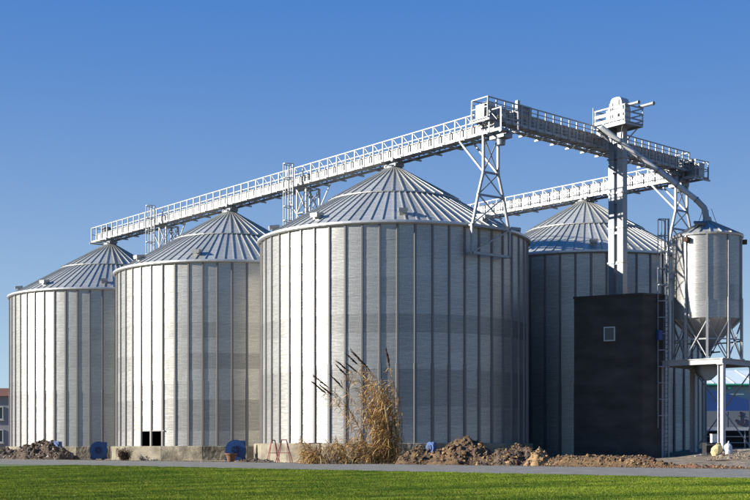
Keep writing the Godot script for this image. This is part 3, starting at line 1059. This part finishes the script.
func hopper_bin() -> void:
	var c := Vector3(22.47, 0, -88.0)
	var r := 2.28
	var y0 := 9.56
	var y1 := 15.16
	var plat := 6.80
	var t := thing("hopper_bin", "small round steel hopper bin on braced legs above the platform", "grain bin", c)
	var rh := (y1 - y0) / 5.0
	var sheets := [wall_sheet_mesh(r, 20, rh + 0.015, 0.0, 1.0), wall_sheet_mesh(r, 20, rh + 0.015, 0.4, 1.0)]
	rng.seed = 300
	for k in 20:
		for j in 5:
			var tone: int = [0, 2, 1, 1, 1][j] + (1 if rng.randf() < 0.25 else 0)
			put("wall_sheet", sheets[k % 2], M.sheets[tone], t, turned(TAU * (k + 0.5) / 20.0, y0 + j * rh))
	var e := mb()
	lathe(e, [Vector2(r - 0.02, y1 - 0.1), Vector2(r + 0.1, y1 - 0.1), Vector2(r + 0.14, y1 + 0.03), Vector2(r + 0.02, y1 + 0.06)], 40)
	obj("eave_ring", e, M.rim, t)
	var rs := roof_sheet_mesh(20, r + 0.1, 0.32, y1 + 0.05, r, 0.50, 0.0, 0.05, 0.09)
	for k in 20:
		put("roof_sheet", rs, M.roofs[rng.randi() % 3], t, turned(TAU * k / 20.0))
	var hd := mb()
	box(hd, Vector3(-0.75, y1 + 0.82, 1.0), Vector3(0.7, 0.14, 0.6), Basis(Vector3.RIGHT, 0.4))
	obj("roof_hatch", hd, M.dark_steel, t)
	# hopper cone in plates
	var hm := mb()
	var half := PI / 20.0
	var f := func(rr: float, a: float, y: float) -> Vector3: return Vector3(sin(a) * rr, y, cos(a) * rr)
	quad(hm, f.call(r - 0.02, -half, y0 + 0.02), f.call(r - 0.02, half, y0 + 0.02), f.call(0.3, half, 7.65), f.call(0.3, -half, 7.65), Vector3(0, -0.72, 0.7))
	bar(hm, f.call(r, half, y0), f.call(0.31, half, 7.65), 0.04)
	var plate := hm.commit()
	for k in 20:
		put("hopper_plate", plate, M.rim, t, turned(TAU * k / 20.0))
	var ot := mb()
	tube(ot, Vector3(0, 7.75, 0), Vector3(0, 7.15, 0), 0.32, 14, 0.22)
	tube(ot, Vector3(0.1, 7.35, 0.1), Vector3(0.75, 7.4, 0.5), 0.05, 8)
	box(ot, Vector3(0, 7.45, 0), Vector3(0.75, 0.1, 0.75))
	obj("outlet_gate", ot, M.dark_steel, t)
	# legs run up the wall as stiffeners
	var lm := mb()
	box(lm, Vector3(0, (plat + 10.9) * 0.5, r + 0.08), Vector3(0.16, 10.9 - plat, 0.13))
	box(lm, Vector3(0, (10.9 + y1 - 0.1) * 0.5, r + 0.06), Vector3(0.10, y1 - 0.1 - 10.9, 0.09))
	box(lm, Vector3(0, plat + 0.03, r + 0.08), Vector3(0.34, 0.06, 0.3))
	var leg := lm.commit()
	var bm := mb()
	var st := TAU / 10.0
	var q := r + 0.05
	bar(bm, f.call(q, -st * 0.5, y0 - 0.15), f.call(q, st * 0.5, plat + 0.1), 0.06)
	bar(bm, f.call(q + 0.05, st * 0.5, y0 - 0.15), f.call(q + 0.05, -st * 0.5, plat + 0.1), 0.06)
	var brace := bm.commit()
	var tm := mb()
	bar(tm, f.call(q - 0.05, -st * 0.5, 8.15), f.call(q - 0.05, st * 0.5, 8.15), 0.09)
	var tie := tm.commit()
	for k in 10:
		var a := -0.25 + st * k
		put("leg", leg, M.steel, t, turned(a))
		put("cross_brace", brace, M.steel, t, turned(a + st * 0.5))
		put("tie", tie, M.steel, t, turned(a + st * 0.5))
	for a in [-0.82, 1.35]:
		var lug := mb()
		box(lug, f.call(r + 0.17, a, y1 - 0.38), Vector3(0.3, 0.3, 0.3), Basis(Vector3.UP, a))
		obj("level_sensor", lug, M.plume, t)

	# platform under it, one corner to the road
	var p := thing("steel_platform", "grey steel platform on columns carrying the small hopper bin", "platform", c, deg_to_rad(45.0 + 2.5))
	var w := 2.25
	for sg in [-1.0, 1.0]:
		var b1 := mb()
		box(b1, Vector3(sg * w, plat - 0.19, 0), Vector3(0.2, 0.36, w * 2.0 - 0.22))
		box(b1, Vector3(sg * (w + 0.02), plat - 0.03, 0), Vector3(0.3, 0.05, w * 2.0 - 0.3))
		obj("edge_beam", b1, M.steel, p)
		var b2 := mb()
		box(b2, Vector3(0, plat - 0.19, sg * w), Vector3(w * 2.0 + 0.2, 0.36, 0.2))
		box(b2, Vector3(0, plat - 0.03, sg * (w + 0.02)), Vector3(w * 2.0 + 0.3, 0.055, 0.3))
		obj("edge_beam", b2, M.steel, p)
	var dk := mb()
	box(dk, Vector3(0, plat - 0.05, 0), Vector3(w * 2.0 - 0.32, 0.04, w * 2.0 - 0.32))
	obj("deck", dk, M.dark_steel, p)
	for sx in [-1.0, 1.0]:
		for sz in [-1.0, 1.0]:
			var cl := mb()
			var cx: float = sx * (w - 0.02)
			var cz: float = sz * (w - 0.02)
			var low := 0.2
			box(cl, Vector3(cx, (plat - 0.37 + low) * 0.5, cz), Vector3(0.12, plat - 0.37 - low, 0.34))
			for ss in [-1.0, 1.0]:
				box(cl, Vector3(cx, (plat - 0.37 + low) * 0.5, cz + ss * 0.18), Vector3(0.36, plat - 0.37 - low, 0.04))
			box(cl, Vector3(cx, plat - 0.4, cz), Vector3(0.5, 0.05, 0.5))
			obj("column", cl, M.white_steel, p)
	for sx in [1.0]:
		var br := mb()
		bar(br, Vector3(sx * w, plat - 0.6, -w + 0.15), Vector3(sx * w, 0.9, w - 0.15), 0.07)
		bar(br, Vector3(sx * w + 0.08, plat - 0.6, w - 0.15), Vector3(sx * w + 0.08, 0.9, -w + 0.15), 0.07)
		obj("cross_brace", br, M.steel, p)
	var du := mb()
	tube(du, Vector3(0, plat - 0.1, 0), Vector3(0, plat - 0.8, 0), 0.8, 18, 0.8)
	tube(du, Vector3(0, plat - 0.8, 0), Vector3(0, plat - 1.3, 0), 0.8, 18, 0.25)
	obj("loading_funnel", du, M.mid_steel, p)
	caged_ladder("access_ladder", "tall narrow steel ladder standing beside the hopper bin and black tower", Vector3(19.65, 0.15, -87.6), -1.2, 16.2, 0.42, "", M.mid_steel)

func prism(st: SurfaceTool, pts: Array, y0: float, y1: float) -> void:
	var n := pts.size()
	var c := Vector2.ZERO
	for p in pts:
		c += p / n
	for i in n:
		var a: Vector2 = pts[i]
		var b: Vector2 = pts[(i + 1) % n]
		var e := (b - a).normalized()
		var nn := Vector3(e.y, 0, -e.x)
		if nn.dot(Vector3((a.x + b.x) * 0.5 - c.x, 0, (a.y + b.y) * 0.5 - c.y)) < 0.0:
			nn = -nn
		quad(st, Vector3(a.x, y0, a.y), Vector3(b.x, y0, b.y), Vector3(b.x, y1, b.y), Vector3(a.x, y1, a.y), nn)
		tri(st, Vector3(c.x, y1, c.y), Vector3(a.x, y1, a.y), Vector3(b.x, y1, b.y), Vector3.UP, Vector3.UP, Vector3.UP)

func black_tower() -> void:
	# plan corners (x, z)
	var A := Vector2(13.67, -89.3)
	var B := Vector2(17.87, -87.0)
	var C := Vector2(19.45, -87.7)
	var D := Vector2(20.4, -92.6)
	var E := Vector2(15.6, -94.8)
	var t := thing("concrete_tower", "black windowed concrete elevator tower standing before the silo wall", "building")
	var st := mb()
	prism(st, [A, B, C, D, E], -0.2, 11.18)
	obj("wall", st, M.black_render, t)
	var cp := mb()
	var out := []
	var c := (A + B + C + D + E) / 5.0
	for p in [A, B, C, D, E]:
		out.append(p + (p - c).normalized() * 0.08)
	prism(cp, out, 11.181, 11.31)
	obj("roof_slab", cp, M.black_render, t)
	# casting joints: thin proud fins on the wall
	var e := (B - A).normalized()
	var n := Vector2(-e.y, e.x)
	if n.y < 0.0:
		n = -n
	var b := Basis(Vector3(e.x, 0, e.y), Vector3.UP, Vector3(n.x, 0, n.y))
	var L := (B - A).length()
	for k in 4:
		var j := mb()
		var m := (A + B) * 0.5 + n * 0.008
		box(j, Vector3(m.x, 2.4 + k * 2.25, m.y), Vector3(L - 0.1, 0.03, 0.03), b)
		obj("casting_joint", j, M.black_render, t)
	var wpos := A + e * L * 0.53 + n * 0.02
	var wc := Vector3(wpos.x, 8.65, wpos.y)
	var w := put("window", null, M.white_steel, t)
	var fr := mb()
	for q in [[-0.36, 0.0, 0.08, 0.98], [0.36, 0.0, 0.08, 0.98], [0.0, -0.45, 0.64, 0.08], [0.0, 0.45, 0.64, 0.08]]:
		box(fr, wc + b * Vector3(q[0], q[1], 0.03), Vector3(q[2], q[3], 0.09), b)
	w.mesh = fr.commit()
	var gl := mb()
	box(gl, wc + b * Vector3(0, 0, 0.005), Vector3(0.62, 0.82, 0.03), b)
	obj("pane", gl, M.glass, w)
	var eb := thing("switch_box", "small blue switch box fixed on the black tower wall by the ladder", "switch box", Vector3(19.10, 8.5, -87.25), 0.4)
	var s1 := mb()
	box(s1, Vector3.ZERO, Vector3(0.34, 0.66, 0.2))
	obj("case", s1, M.blue, eb)
	var s2 := mb()
	box(s2, Vector3(0, 0, 0.11), Vector3(0.28, 0.58, 0.02))
	obj("door", s2, M.blue, eb)

func far_left_building() -> void:
	var t := thing("office_building", "grey two-storey building with reddish roof band beyond the silo row", "building", Vector3(-55.0, 0, -150.0))
	var wall := plain(lin(0.24, 0.235, 0.25), 0.9)
	var st := mb()
	box(st, Vector3(0, 3.4, -6), Vector3(26, 7.2, 12))
	obj("wall", st, wall, t)
	var rf := mb()
	box(rf, Vector3(0, 7.45, -6), Vector3(26.8, 0.9, 12.8))
	obj("roof", rf, plain(lin(0.30, 0.15, 0.12), 0.85), t)
	for k in 9:
		for j in 2:
			var w := mb()
			var c := Vector3(-11.4 + k * 2.85, 2.4 + j * 2.65, 0.0)
			for q in [[-0.7, 0.0, 0.1, 1.5], [0.7, 0.0, 0.1, 1.5], [0.0, -0.7, 1.3, 0.1], [0.0, 0.7, 1.3, 0.1], [0.0, 0.0, 0.07, 1.3]]:
				box(w, c + Vector3(q[0], q[1], 0.05), Vector3(q[2], q[3], 0.12))
			var o := obj("window", w, M.white_steel, t)
			var g := mb()
			box(g, c + Vector3(0, 0, 0.012), Vector3(1.3, 1.3, 0.02))
			obj("pane", g, M.glass, o)
			var s := mb()
			box(s, c + Vector3(0, -0.82, 0.1), Vector3(1.7, 0.1, 0.2))
			obj("sill", s, M.white_steel, o)

func far_right_building() -> void:
	# 0.1 m per pixel of the photograph at this distance
	var z := -135.0
	var t := thing("blue_warehouse", "long blue warehouse with pale roof, green gutter rail and anchor emblem", "warehouse", Vector3(34.0, 0, z))
	var pale := textured(noise_tex(lin(0.50, 0.58, 0.60), lin(0.66, 0.72, 0.72), 0.02, 71), 0.1, 0.6)
	var greenish := plain(lin(0.42, 0.52, 0.46), 0.7)
	var green := plain(lin(0.03, 0.24, 0.13), 0.5)
	var blue := plain(lin(0.025, 0.07, 0.22), 0.5)
	var grey := plain(lin(0.16, 0.18, 0.20), 0.7)
	# wall body
	var wl := mb()
	box(wl, Vector3(13, 2.55, -7), Vector3(28, 5.1, 12))
	obj("wall", wl, blue, t)
	# upper storey set back: pale band and roof
	var up := mb()
	box(up, Vector3(15, 6.4, -9), Vector3(32, 2.5, 14))
	obj("upper_wall", up, greenish, t)
	for k in 15:
		var rp := mb()
		var x := -0.5 + k * 2.15
		quad(rp, Vector3(x, 7.78, -1.6), Vector3(x + 2.1, 7.78, -1.6), Vector3(x + 2.1, 9.6, -9.0), Vector3(x, 9.6, -9.0), Vector3(0, 0.98, 0.2))
		bar(rp, Vector3(x + 2.1, 7.81, -1.6), Vector3(x + 2.1, 9.63, -9.0), 0.08)
		obj("roof_panel", rp, pale, t)
	var g := mb()
	tube(g, Vector3(-1, 7.62, -1.5), Vector3(31, 7.62, -1.5), 0.13, 8)
	obj("gutter_rail", g, green, t)
	for k in 12:
		var b := mb()
		box(b, Vector3(0.6 + k * 2.6, 7.45, -1.6), Vector3(0.22, 0.5, 0.3))
		obj("gutter_bracket", b, green, t)
	# blue canopy sloping down to the right
	var cn := mb()
	for z2 in [-1.3, -1.7]:
		quad(cn, Vector3(-1.2, 7.75, z2), Vector3(10.0, 4.72, z2), Vector3(10.0, 4.6, z2), Vector3(-1.2, 4.6, z2), Vector3(0, 0, signf(z2 + 1.5)))
	quad(cn, Vector3(-1.2, 7.75, -1.3), Vector3(10.0, 4.72, -1.3), Vector3(10.0, 4.72, -1.7), Vector3(-1.2, 7.75, -1.7), Vector3(0.26, 0.96, 0))
	obj("gable", cn, blue, t)
	for k in 7:
		var p := mb()
		box(p, Vector3(1.6 + k * 2.6, 4.0, -0.92), Vector3(2.5, 1.75, 0.1))
		obj("door_panel", p, grey, t)
	# anchor emblem: ring, stock, shank, curved arms
	var a := mb()
	var ac := Vector3(4.2, 4.0, -0.84)
	for k in 10:
		var g0 := TAU * k / 10.0
		var g1 := TAU * (k + 1) / 10.0
		bar(a, ac + Vector3(cos(g0) * 0.13, 0.66 + sin(g0) * 0.13, 0), ac + Vector3(cos(g1) * 0.13, 0.66 + sin(g1) * 0.13, 0), 0.05, 0.04)
	bar(a, ac + Vector3(0, 0.54, 0), ac + Vector3(0, -0.62, 0), 0.09, 0.04)
	bar(a, ac + Vector3(-0.28, 0.38, 0), ac + Vector3(0.28, 0.38, 0), 0.08, 0.04)
	for k in 8:
		var g0 := PI + PI * k / 8.0
		var g1 := PI + PI * (k + 1) / 8.0
		bar(a, ac + Vector3(cos(g0) * 0.5, -0.12 + sin(g0) * 0.5, 0), ac + Vector3(cos(g1) * 0.5, -0.12 + sin(g1) * 0.5, 0), 0.09, 0.04)
	for sg in [-1.0, 1.0]:
		bar(a, ac + Vector3(sg * 0.62, -0.2, 0), ac + Vector3(sg * 0.5, 0.02, 0), 0.07, 0.04)
		bar(a, ac + Vector3(sg * 0.36, -0.16, 0), ac + Vector3(sg * 0.5, 0.02, 0), 0.07, 0.04)
	obj("anchor_emblem", a, plain(lin(0.05, 0.03, 0.05), 0.7), t)
	# low loading dock before it
	var d := thing("loading_dock", "low loading dock with white concrete edge before the blue warehouse", "dock", Vector3(34.0, 0, z + 8.0))
	var de := mb()
	box(de, Vector3(9, 2.85, 0), Vector3(30, 0.32, 0.5))
	obj("edge_slab", de, M.white_steel, d)
	var dw := mb()
	box(dw, Vector3(9, 1.2, -1.0), Vector3(30, 2.9, 1.4))
	obj("dock_shade_wall", dw, M.black, d)  # black sheet painted in for the shade under the dock
	for k in 12:
		var r := mb()
		box(r, Vector3(-4.5 + k * 2.2, 1.3, 0.05), Vector3(0.12, 2.7, 0.12))
		obj("dock_post", r, M.steel, d)
	for y in [1.5, 2.1]:
		var r := mb()
		box(r, Vector3(9, y, 0.06), Vector3(30, 0.07, 0.07))
		obj("dock_rail", r, M.mid_steel, d)
	var cp := thing("concrete_post", "short pale concrete post at the edge of the raised yard", "post", Vector3(26.3, 0.5, -91.0))
	var cs := mb()
	box(cs, Vector3(0, 0.8, 0), Vector3(0.26, 1.9, 0.26))
	box(cs, Vector3(0, 1.78, 0), Vector3(0.2, 0.08, 0.2))
	obj("shaft", cs, M.concrete, cp)

func yard_things() -> void:
	aeration_fan("blue round aeration fan beside the silo with the hatch, next to dark bush", rw(-27.0, -9.7, 0.0), 0.15)
	aeration_fan("blue round aeration fan standing by the clay pot between two silos", rw(-5.1, -10.1, 0.0), 0.05)
	aeration_fan("blue aeration fan half hidden behind the debris heap", rw(-34.3, -10.3, 0.15), -0.5, 0.95)
	aeration_fan("small blue fan showing behind the earth heap beside the reeds", Vector3(3.55, 0.55, -81.9), -0.9, 0.5)
	dry_bush(rw(-19.9, -11.0, 0.0))
	# clay pot
	var pt := thing("clay_pot", "rusty orange pot standing before a blue fan", "pot", rw(-4.3, -11.0, 0.0))
	var ps := mb()
	lathe(ps, [Vector2(0.0, 0.0), Vector2(0.24, 0.0), Vector2(0.36, 0.46), Vector2(0.42, 0.47), Vector2(0.42, 0.56), Vector2(0.34, 0.56), Vector2(0.3, 0.4), Vector2(0.0, 0.38)], 24, false)
	obj("pot", ps, M.rust, pt)
	sawhorse("dark red metal sawhorse, narrower one of two by the silo base", rw(1.65, -11.5, 0.0), 0.3, 1.42, 0.72)
	sawhorse("dark red metal sawhorse, wider one of two by the silo base", rw(2.75, -11.4, 0.0), -0.2, 1.45, 0.98)
	var tb := thing("metal_table", "small red metal stand with pinkish top beside the reeds", "table", rw(5.6, -11.0, 0.0), 0.2)
	var tt := mb()
	box(tt, Vector3(0, 1.22, 0), Vector3(0.85, 0.05, 0.5))
	obj("top", tt, plain(lin(0.55, 0.22, 0.24), 0.6), tb)
	for sx in [-1.0, 1.0]:
		for sz in [-1.0, 1.0]:
			var l := mb()
			bar(l, Vector3(sx * 0.40, 0, sz * 0.22), Vector3(sx * 0.34, 1.2, sz * 0.2), 0.04)
			obj("leg", l, M.red_paint, tb)
	# hose lying between sawhorse and stand
	var ho := mb()
	var prev := Vector3.ZERO
	for k in 20:
		var f := k / 19.0
		var p := Vector3(f * 1.5, 0.03 + 0.9 * pow(f, 3.0), 0.25 * sin(f * 5.0))
		if k:
			tube(ho, prev, p, 0.02, 6)
		prev = p
	var hs := obj("hose", ho, M.red_paint, self)
	hs.position = rw(3.6, -11.0, 0.02)
	hs.rotation.y = 0.1
	tag(hs, "thin reddish hose looping from the ground to the metal stand", "hose")
	# heaps
	heap("debris_heap", "large dark debris heap with stones before the farthest silo", -32.6, -12.3, 5.6, 2.1, 1.5, M.soil_dark, 501, 0.42, 150, M.stone)
	heap("debris_heap", "low brown spill of earth and pale stone at the big heap's foot", -40.5, -12.4, 4.4, 1.8, 0.95, M.soil_dark, 502, 0.3, 60, M.stone)
	heap("debris_heap", "very low dark litter heap beside the sawhorses", 0.8, -12.4, 2.0, 0.8, 0.22, M.soil_dark, 503, 0.12, 40, M.stone)
	heap("earth_heap", "small rounded tan earth heap close beside the reeds", 16.9, -11.9, 1.5, 1.4, 0.95, M.soil, 504, 0.22, 40, M.clay)
	heap("earth_heap", "highest tan earth heap beside the small blue fan", 20.6, -11.9, 2.3, 1.9, 1.5, M.soil, 505, 0.28, 60, M.clay)
	heap("earth_heap", "broad dark clod-covered earth heap before the shaded silo wall", 24.2, -11.5, 2.6, 1.8, 0.9, M.soil_dark, 506, 0.34, 170, M.clay)
	heap("earth_heap", "steep pale clay pile at the start of the long berm", 26.7, -12.5, 0.85, 0.8, 0.95, M.clay, 507, 0.12, 14, M.clay)
	heap("earth_berm", "long low clod-covered berm along the road before the black tower", 30.6, -12.3, 4.4, 0.85, 0.44, M.soil, 508, 0.12, 190, M.clay, 3.0)
	heap("earth_heap", "faint spread of orange brick rubble at the road edge", 35.5, -12.2, 3.2, 0.8, 0.14, M.rust, 509, 0.08, 60, M.clay)
	heap("rubble_heap", "low rubble patch in front of the two filled sacks", 30.0, -0.5, 2.2, 1.4, 0.28, M.yard, 510, 0.15, 60, M.stone)
	# crumbled edge of the road
	rng.seed = 650
	var sc := mb()
	for k in 5200:
		var es := rng.randf_range(-60.0, 60.0)
		var p := rw(es, -13.35 + rng.randf_range(-1.0, 1.0) * rng.randf() * 0.9)
		p.y = ground_y(p.x, p.z) + 0.008
		clod(sc, p, 0.012 + 0.06 * pow(rng.randf(), 4.0))
	var sco := obj("gravel", sc, M.soil, self)
	sco.set_meta("kind", "stuff")
	tag(sco, "loose gravel and soil crumbs along the road edge", "gravel")
	# sacks and boxes by the lit column
	var g1 := ground_y(21.05, -80.2)
	sack("yellowish filled sack leaning beside the white sack", Vector3(21.05, g1 - 0.03, -80.2), 0.3, M.sack_yellow, 0.76, 601)
	sack("white filled sack beside the yellowish sack", Vector3(21.75, g1 - 0.03, -80.1), 1.2, M.sack_white, 0.84, 602)
	var cr := thing("dark_crate", "dark crate behind the yellowish sack", "crate", Vector3(21.0, g1, -81.2), 0.2)
	var c1 := mb()
	box(c1, Vector3(0, 0.4, 0), Vector3(0.95, 0.8, 0.6))
	obj("body", c1, M.black, cr)
	for y in [0.12, 0.68]:
		var c2 := mb()
		box(c2, Vector3(0, y, 0.32), Vector3(0.98, 0.12, 0.03))
		obj("slat", c2, M.dark_steel, cr)
	var bx := thing("white_box", "small white box standing on the dark crate", "box", Vector3(21.15, g1 + 0.8, -81.2), 0.15)
	var b1 := mb()
	box(b1, Vector3(0, 0.26, 0), Vector3(0.34, 0.52, 0.3))
	obj("carton", b1, M.sack_white, bx)
	var b2 := mb()
	box(b2, Vector3(0, 0.535, 0), Vector3(0.38, 0.03, 0.34))
	obj("lid", b2, M.sack_white, bx)
	# a few boards on the ground
	rng.seed = 610
	for k in 5:
		var p := mb()
		box(p, Vector3(0, 0.05, 0), Vector3(rng.randf_range(1.0, 2.2), 0.06, 0.18))
		var q := Vector3(20.2 + k * 1.1 + rng.randf_range(-0.4, 0.4), 0, -79.5 - rng.randf_range(0.0, 3.0))
		q.y = ground_y(q.x, q.z) + 0.03
		var o := obj("loose_board", p, M.stone, self)
		o.position = q
		o.rotation = Vector3(0, rng.randf_range(-0.6, 0.6), rng.randf_range(0.0, 0.12))
		tag(o, "loose weathered board lying flat on the ground near the sacks", "board", "loose boards near the sacks")

func _ready() -> void:
	# camera: level, with the lens shifted upwards
	var cam := Camera3D.new()
	cam.name = "camera"
	cam.projection = Camera3D.PROJECTION_FRUSTUM
	cam.near = 0.1
	cam.far = 6000.0
	cam.size = 0.1 * 500.0 / 1300.0
	cam.frustum_offset = Vector2(0.0, 0.1 * 200.0 / 1300.0)
	cam.position = Vector3(0, 0.79, 0)
	add_child(cam)
	cam.current = true
	# clear afternoon sky
	var sm := ProceduralSkyMaterial.new()
	sm.sky_top_color = lin(0.004, 0.160, 0.60)
	sm.sky_horizon_color = lin(0.65, 0.86, 0.92)
	sm.sky_curve = 0.115
	sm.ground_horizon_color = lin(0.30, 0.30, 0.26)
	sm.ground_bottom_color = lin(0.15, 0.15, 0.12)
	sm.sun_angle_max = 1.0
	sm.sun_curve = 0.01
	var sky := Sky.new()
	sky.sky_material = sm
	var env := Environment.new()
	env.background_mode = Environment.BG_SKY
	env.sky = sky
	env.tonemap_mode = Environment.TONE_MAPPER_LINEAR
	env.tonemap_exposure = 2.1
	env.background_energy_multiplier = 0.447
	env.sdfgi_enabled = true
	env.ssao_enabled = true
	env.ssil_enabled = true
	var we := WorldEnvironment.new()
	we.name = "environment"
	we.environment = env
	add_child(we)
	# low sun from the left, a little in front
	var sun := DirectionalLight3D.new()
	sun.name = "sun"
	sun.light_energy = 1.6
	sun.light_color = Color(1.0, 0.98, 0.95)
	sun.light_angular_distance = 0.5
	sun.shadow_enabled = true
	add_child(sun)
	var el := deg_to_rad(20.5)
	var az := deg_to_rad(8.0)
	var to_sun := Vector3(-cos(el) * cos(az), sin(el), cos(el) * sin(az))
	sun.look_at_from_position(to_sun * 100.0, Vector3.ZERO)

	make_materials()

	# setting
	var xs := [-3000.0, -1200.0, -500.0, -250.0, -120.0]
	for k in 81:
		xs.append(-80.0 + k * 2.0)
	xs.append_array([120.0, 250.0, 500.0, 1200.0, 3000.0])
	var zs := [-3000.0, -1200.0, -500.0, -300.0, -220.0, -180.0]
	for k in 96:
		zs.append(-160.0 + k * 2.0)
	zs.append_array([80.0, 200.0, 600.0])
	ground_sheet("ground", xs, zs, func(x, z): return ground_y(x, z) - (0.06 if row_st(x, z).y < -9.0 else 0.0), func(_x, _z): return true, M.yard)
	strip("road", -30.1, -13.4, 4, 0.004, M.road, 3)
	strip("lawn", -75.0, -30.0, 24, 0.010, M.lawn, 4)

	# silos
	var tones := [1, 1, 0, 1, 1, 3, 1, 1, 3, 3, 2, 1]
	make_silo("silver grain silo behind the debris heap at the far end of the row", rw(-44.05, 0), 1.12, [1, 1, 1, 1, 2, 2, 1, 1, 2, 1, 1, 1], 8.0, [], 101)
	make_silo("silver grain silo with a black hatch opening low in its wall", rw(-22.02, 0), 1.10, [1, 0, 1, 1, 2, 1, 3, 1, 1, 3, 3, 1], -11.0, [-39.5, -26.0], 102)
	make_silo("largest silver grain silo, dry reeds before it and trestle on its eave", rw(0, 0), 1.24, tones, 3.0, [], 103)
	make_silo("silver grain silo standing behind the black concrete tower", rw(0, 20.0), 0.30, [0, 1, 1, 0, 0, 1, 1, 2, 2, 2, 1, 1], -5.0, [], 104)  # lighter sheet tones: brightening of this shaded wall is put into the colour

	# conveyors
	var row := {"pitch": 1.1, "top": 1.45, "half": 0.72, "trough": 0.68, "trough_w": 0.56, "trough_mat": M.steel, "frame_mat": M.steel, "bracket_mat": M.steel, "braced": true, "mid_rails": [], "gates": [0.0, -22.02, -44.05, 11.0]}
	var c1 := conveyor("roof_conveyor", "long silver railed conveyor crossing three silo roofs to the trestle", rw(0, 0, 21.38), ROW_TURN, 0.0, -46.6, 11.8, row)
	drive_unit(c1, 10.3, 0.85, 0.0, M.steel)
	drive_unit(c1, -45.2, 0.85, 0.0, M.dark_steel)
	var row2 := row.duplicate()
	row2.merge({"top": 1.3, "trough": 0.95, "mid_rails": [0.62], "gates": [0.0, 9.5]}, true)
	var c2 := conveyor("roof_conveyor", "white railed conveyor crossing the single silo behind the black tower", rw(0, 20.0, 21.1), ROW_TURN, -0.012, -24.0, 11.6, row2)
	drive_unit(c2, 9.8, 1.1, 0.0, M.dark_steel)
	var cross := row.duplicate()
	cross.merge({"pitch": 0.75, "top": 1.42, "trough": 0.86, "trough_w": 0.7, "bracket_mat": M.steel, "mid_rails": [0.35, 0.6, 0.85, 1.12], "gates": [19.0]}, true)
	var c3 := conveyor("cross_conveyor", "shaded conveyor bridge linking the two silo conveyors past the elevator", rw(10.0, 0, 22.25), CROSS_TURN, -0.036, -0.97, 19.6, cross)
	drive_unit(c3, -0.2, 0.75, 0.0, M.white_steel)
	var post := mb()
	box(post, Vector3(1.9, 1.25, 0.55), Vector3(0.22, 1.0, 0.22))
	box(post, Vector3(2.6, 1.25, 0.55), Vector3(1.2, 0.6, 0.06))
	obj("control_panel", post, M.steel, c3)

	# supports
	lattice_tower("lattice tower between the largest silo and its neighbour", rw(-11.0, 0.3, 0), 21.25, 1.25)
	lattice_tower("lattice tower between the two farther silos", rw(-33.0, 0.3, 0), 21.25, 1.25)
	caged_ladder("caged_ladder", "caged ladder rising past the conveyor beside the largest silo", rw(-11.0, -1.35, 0), ROW_TURN, 23.0, 0.6, "caged ladders between the silos")
	caged_ladder("caged_ladder", "caged ladder rising past the conveyor between the two farther silos", rw(-33.0, -1.35, 0), ROW_TURN, 23.0, 0.6, "caged ladders between the silos")
	end_trestle("flared steel trestle on the eave of the largest silo", rw(10.05, 0.0, 15.45), 5.85)
	end_trestle("flared steel trestle behind the hopper bin's top", rw(10.05, 19.6, 15.45), 5.45)

	black_tower()
	elevator()
	spout()
	hopper_bin()
	far_left_building()
	far_right_building()
	reed_clump()
	yard_things()
	build_grass()
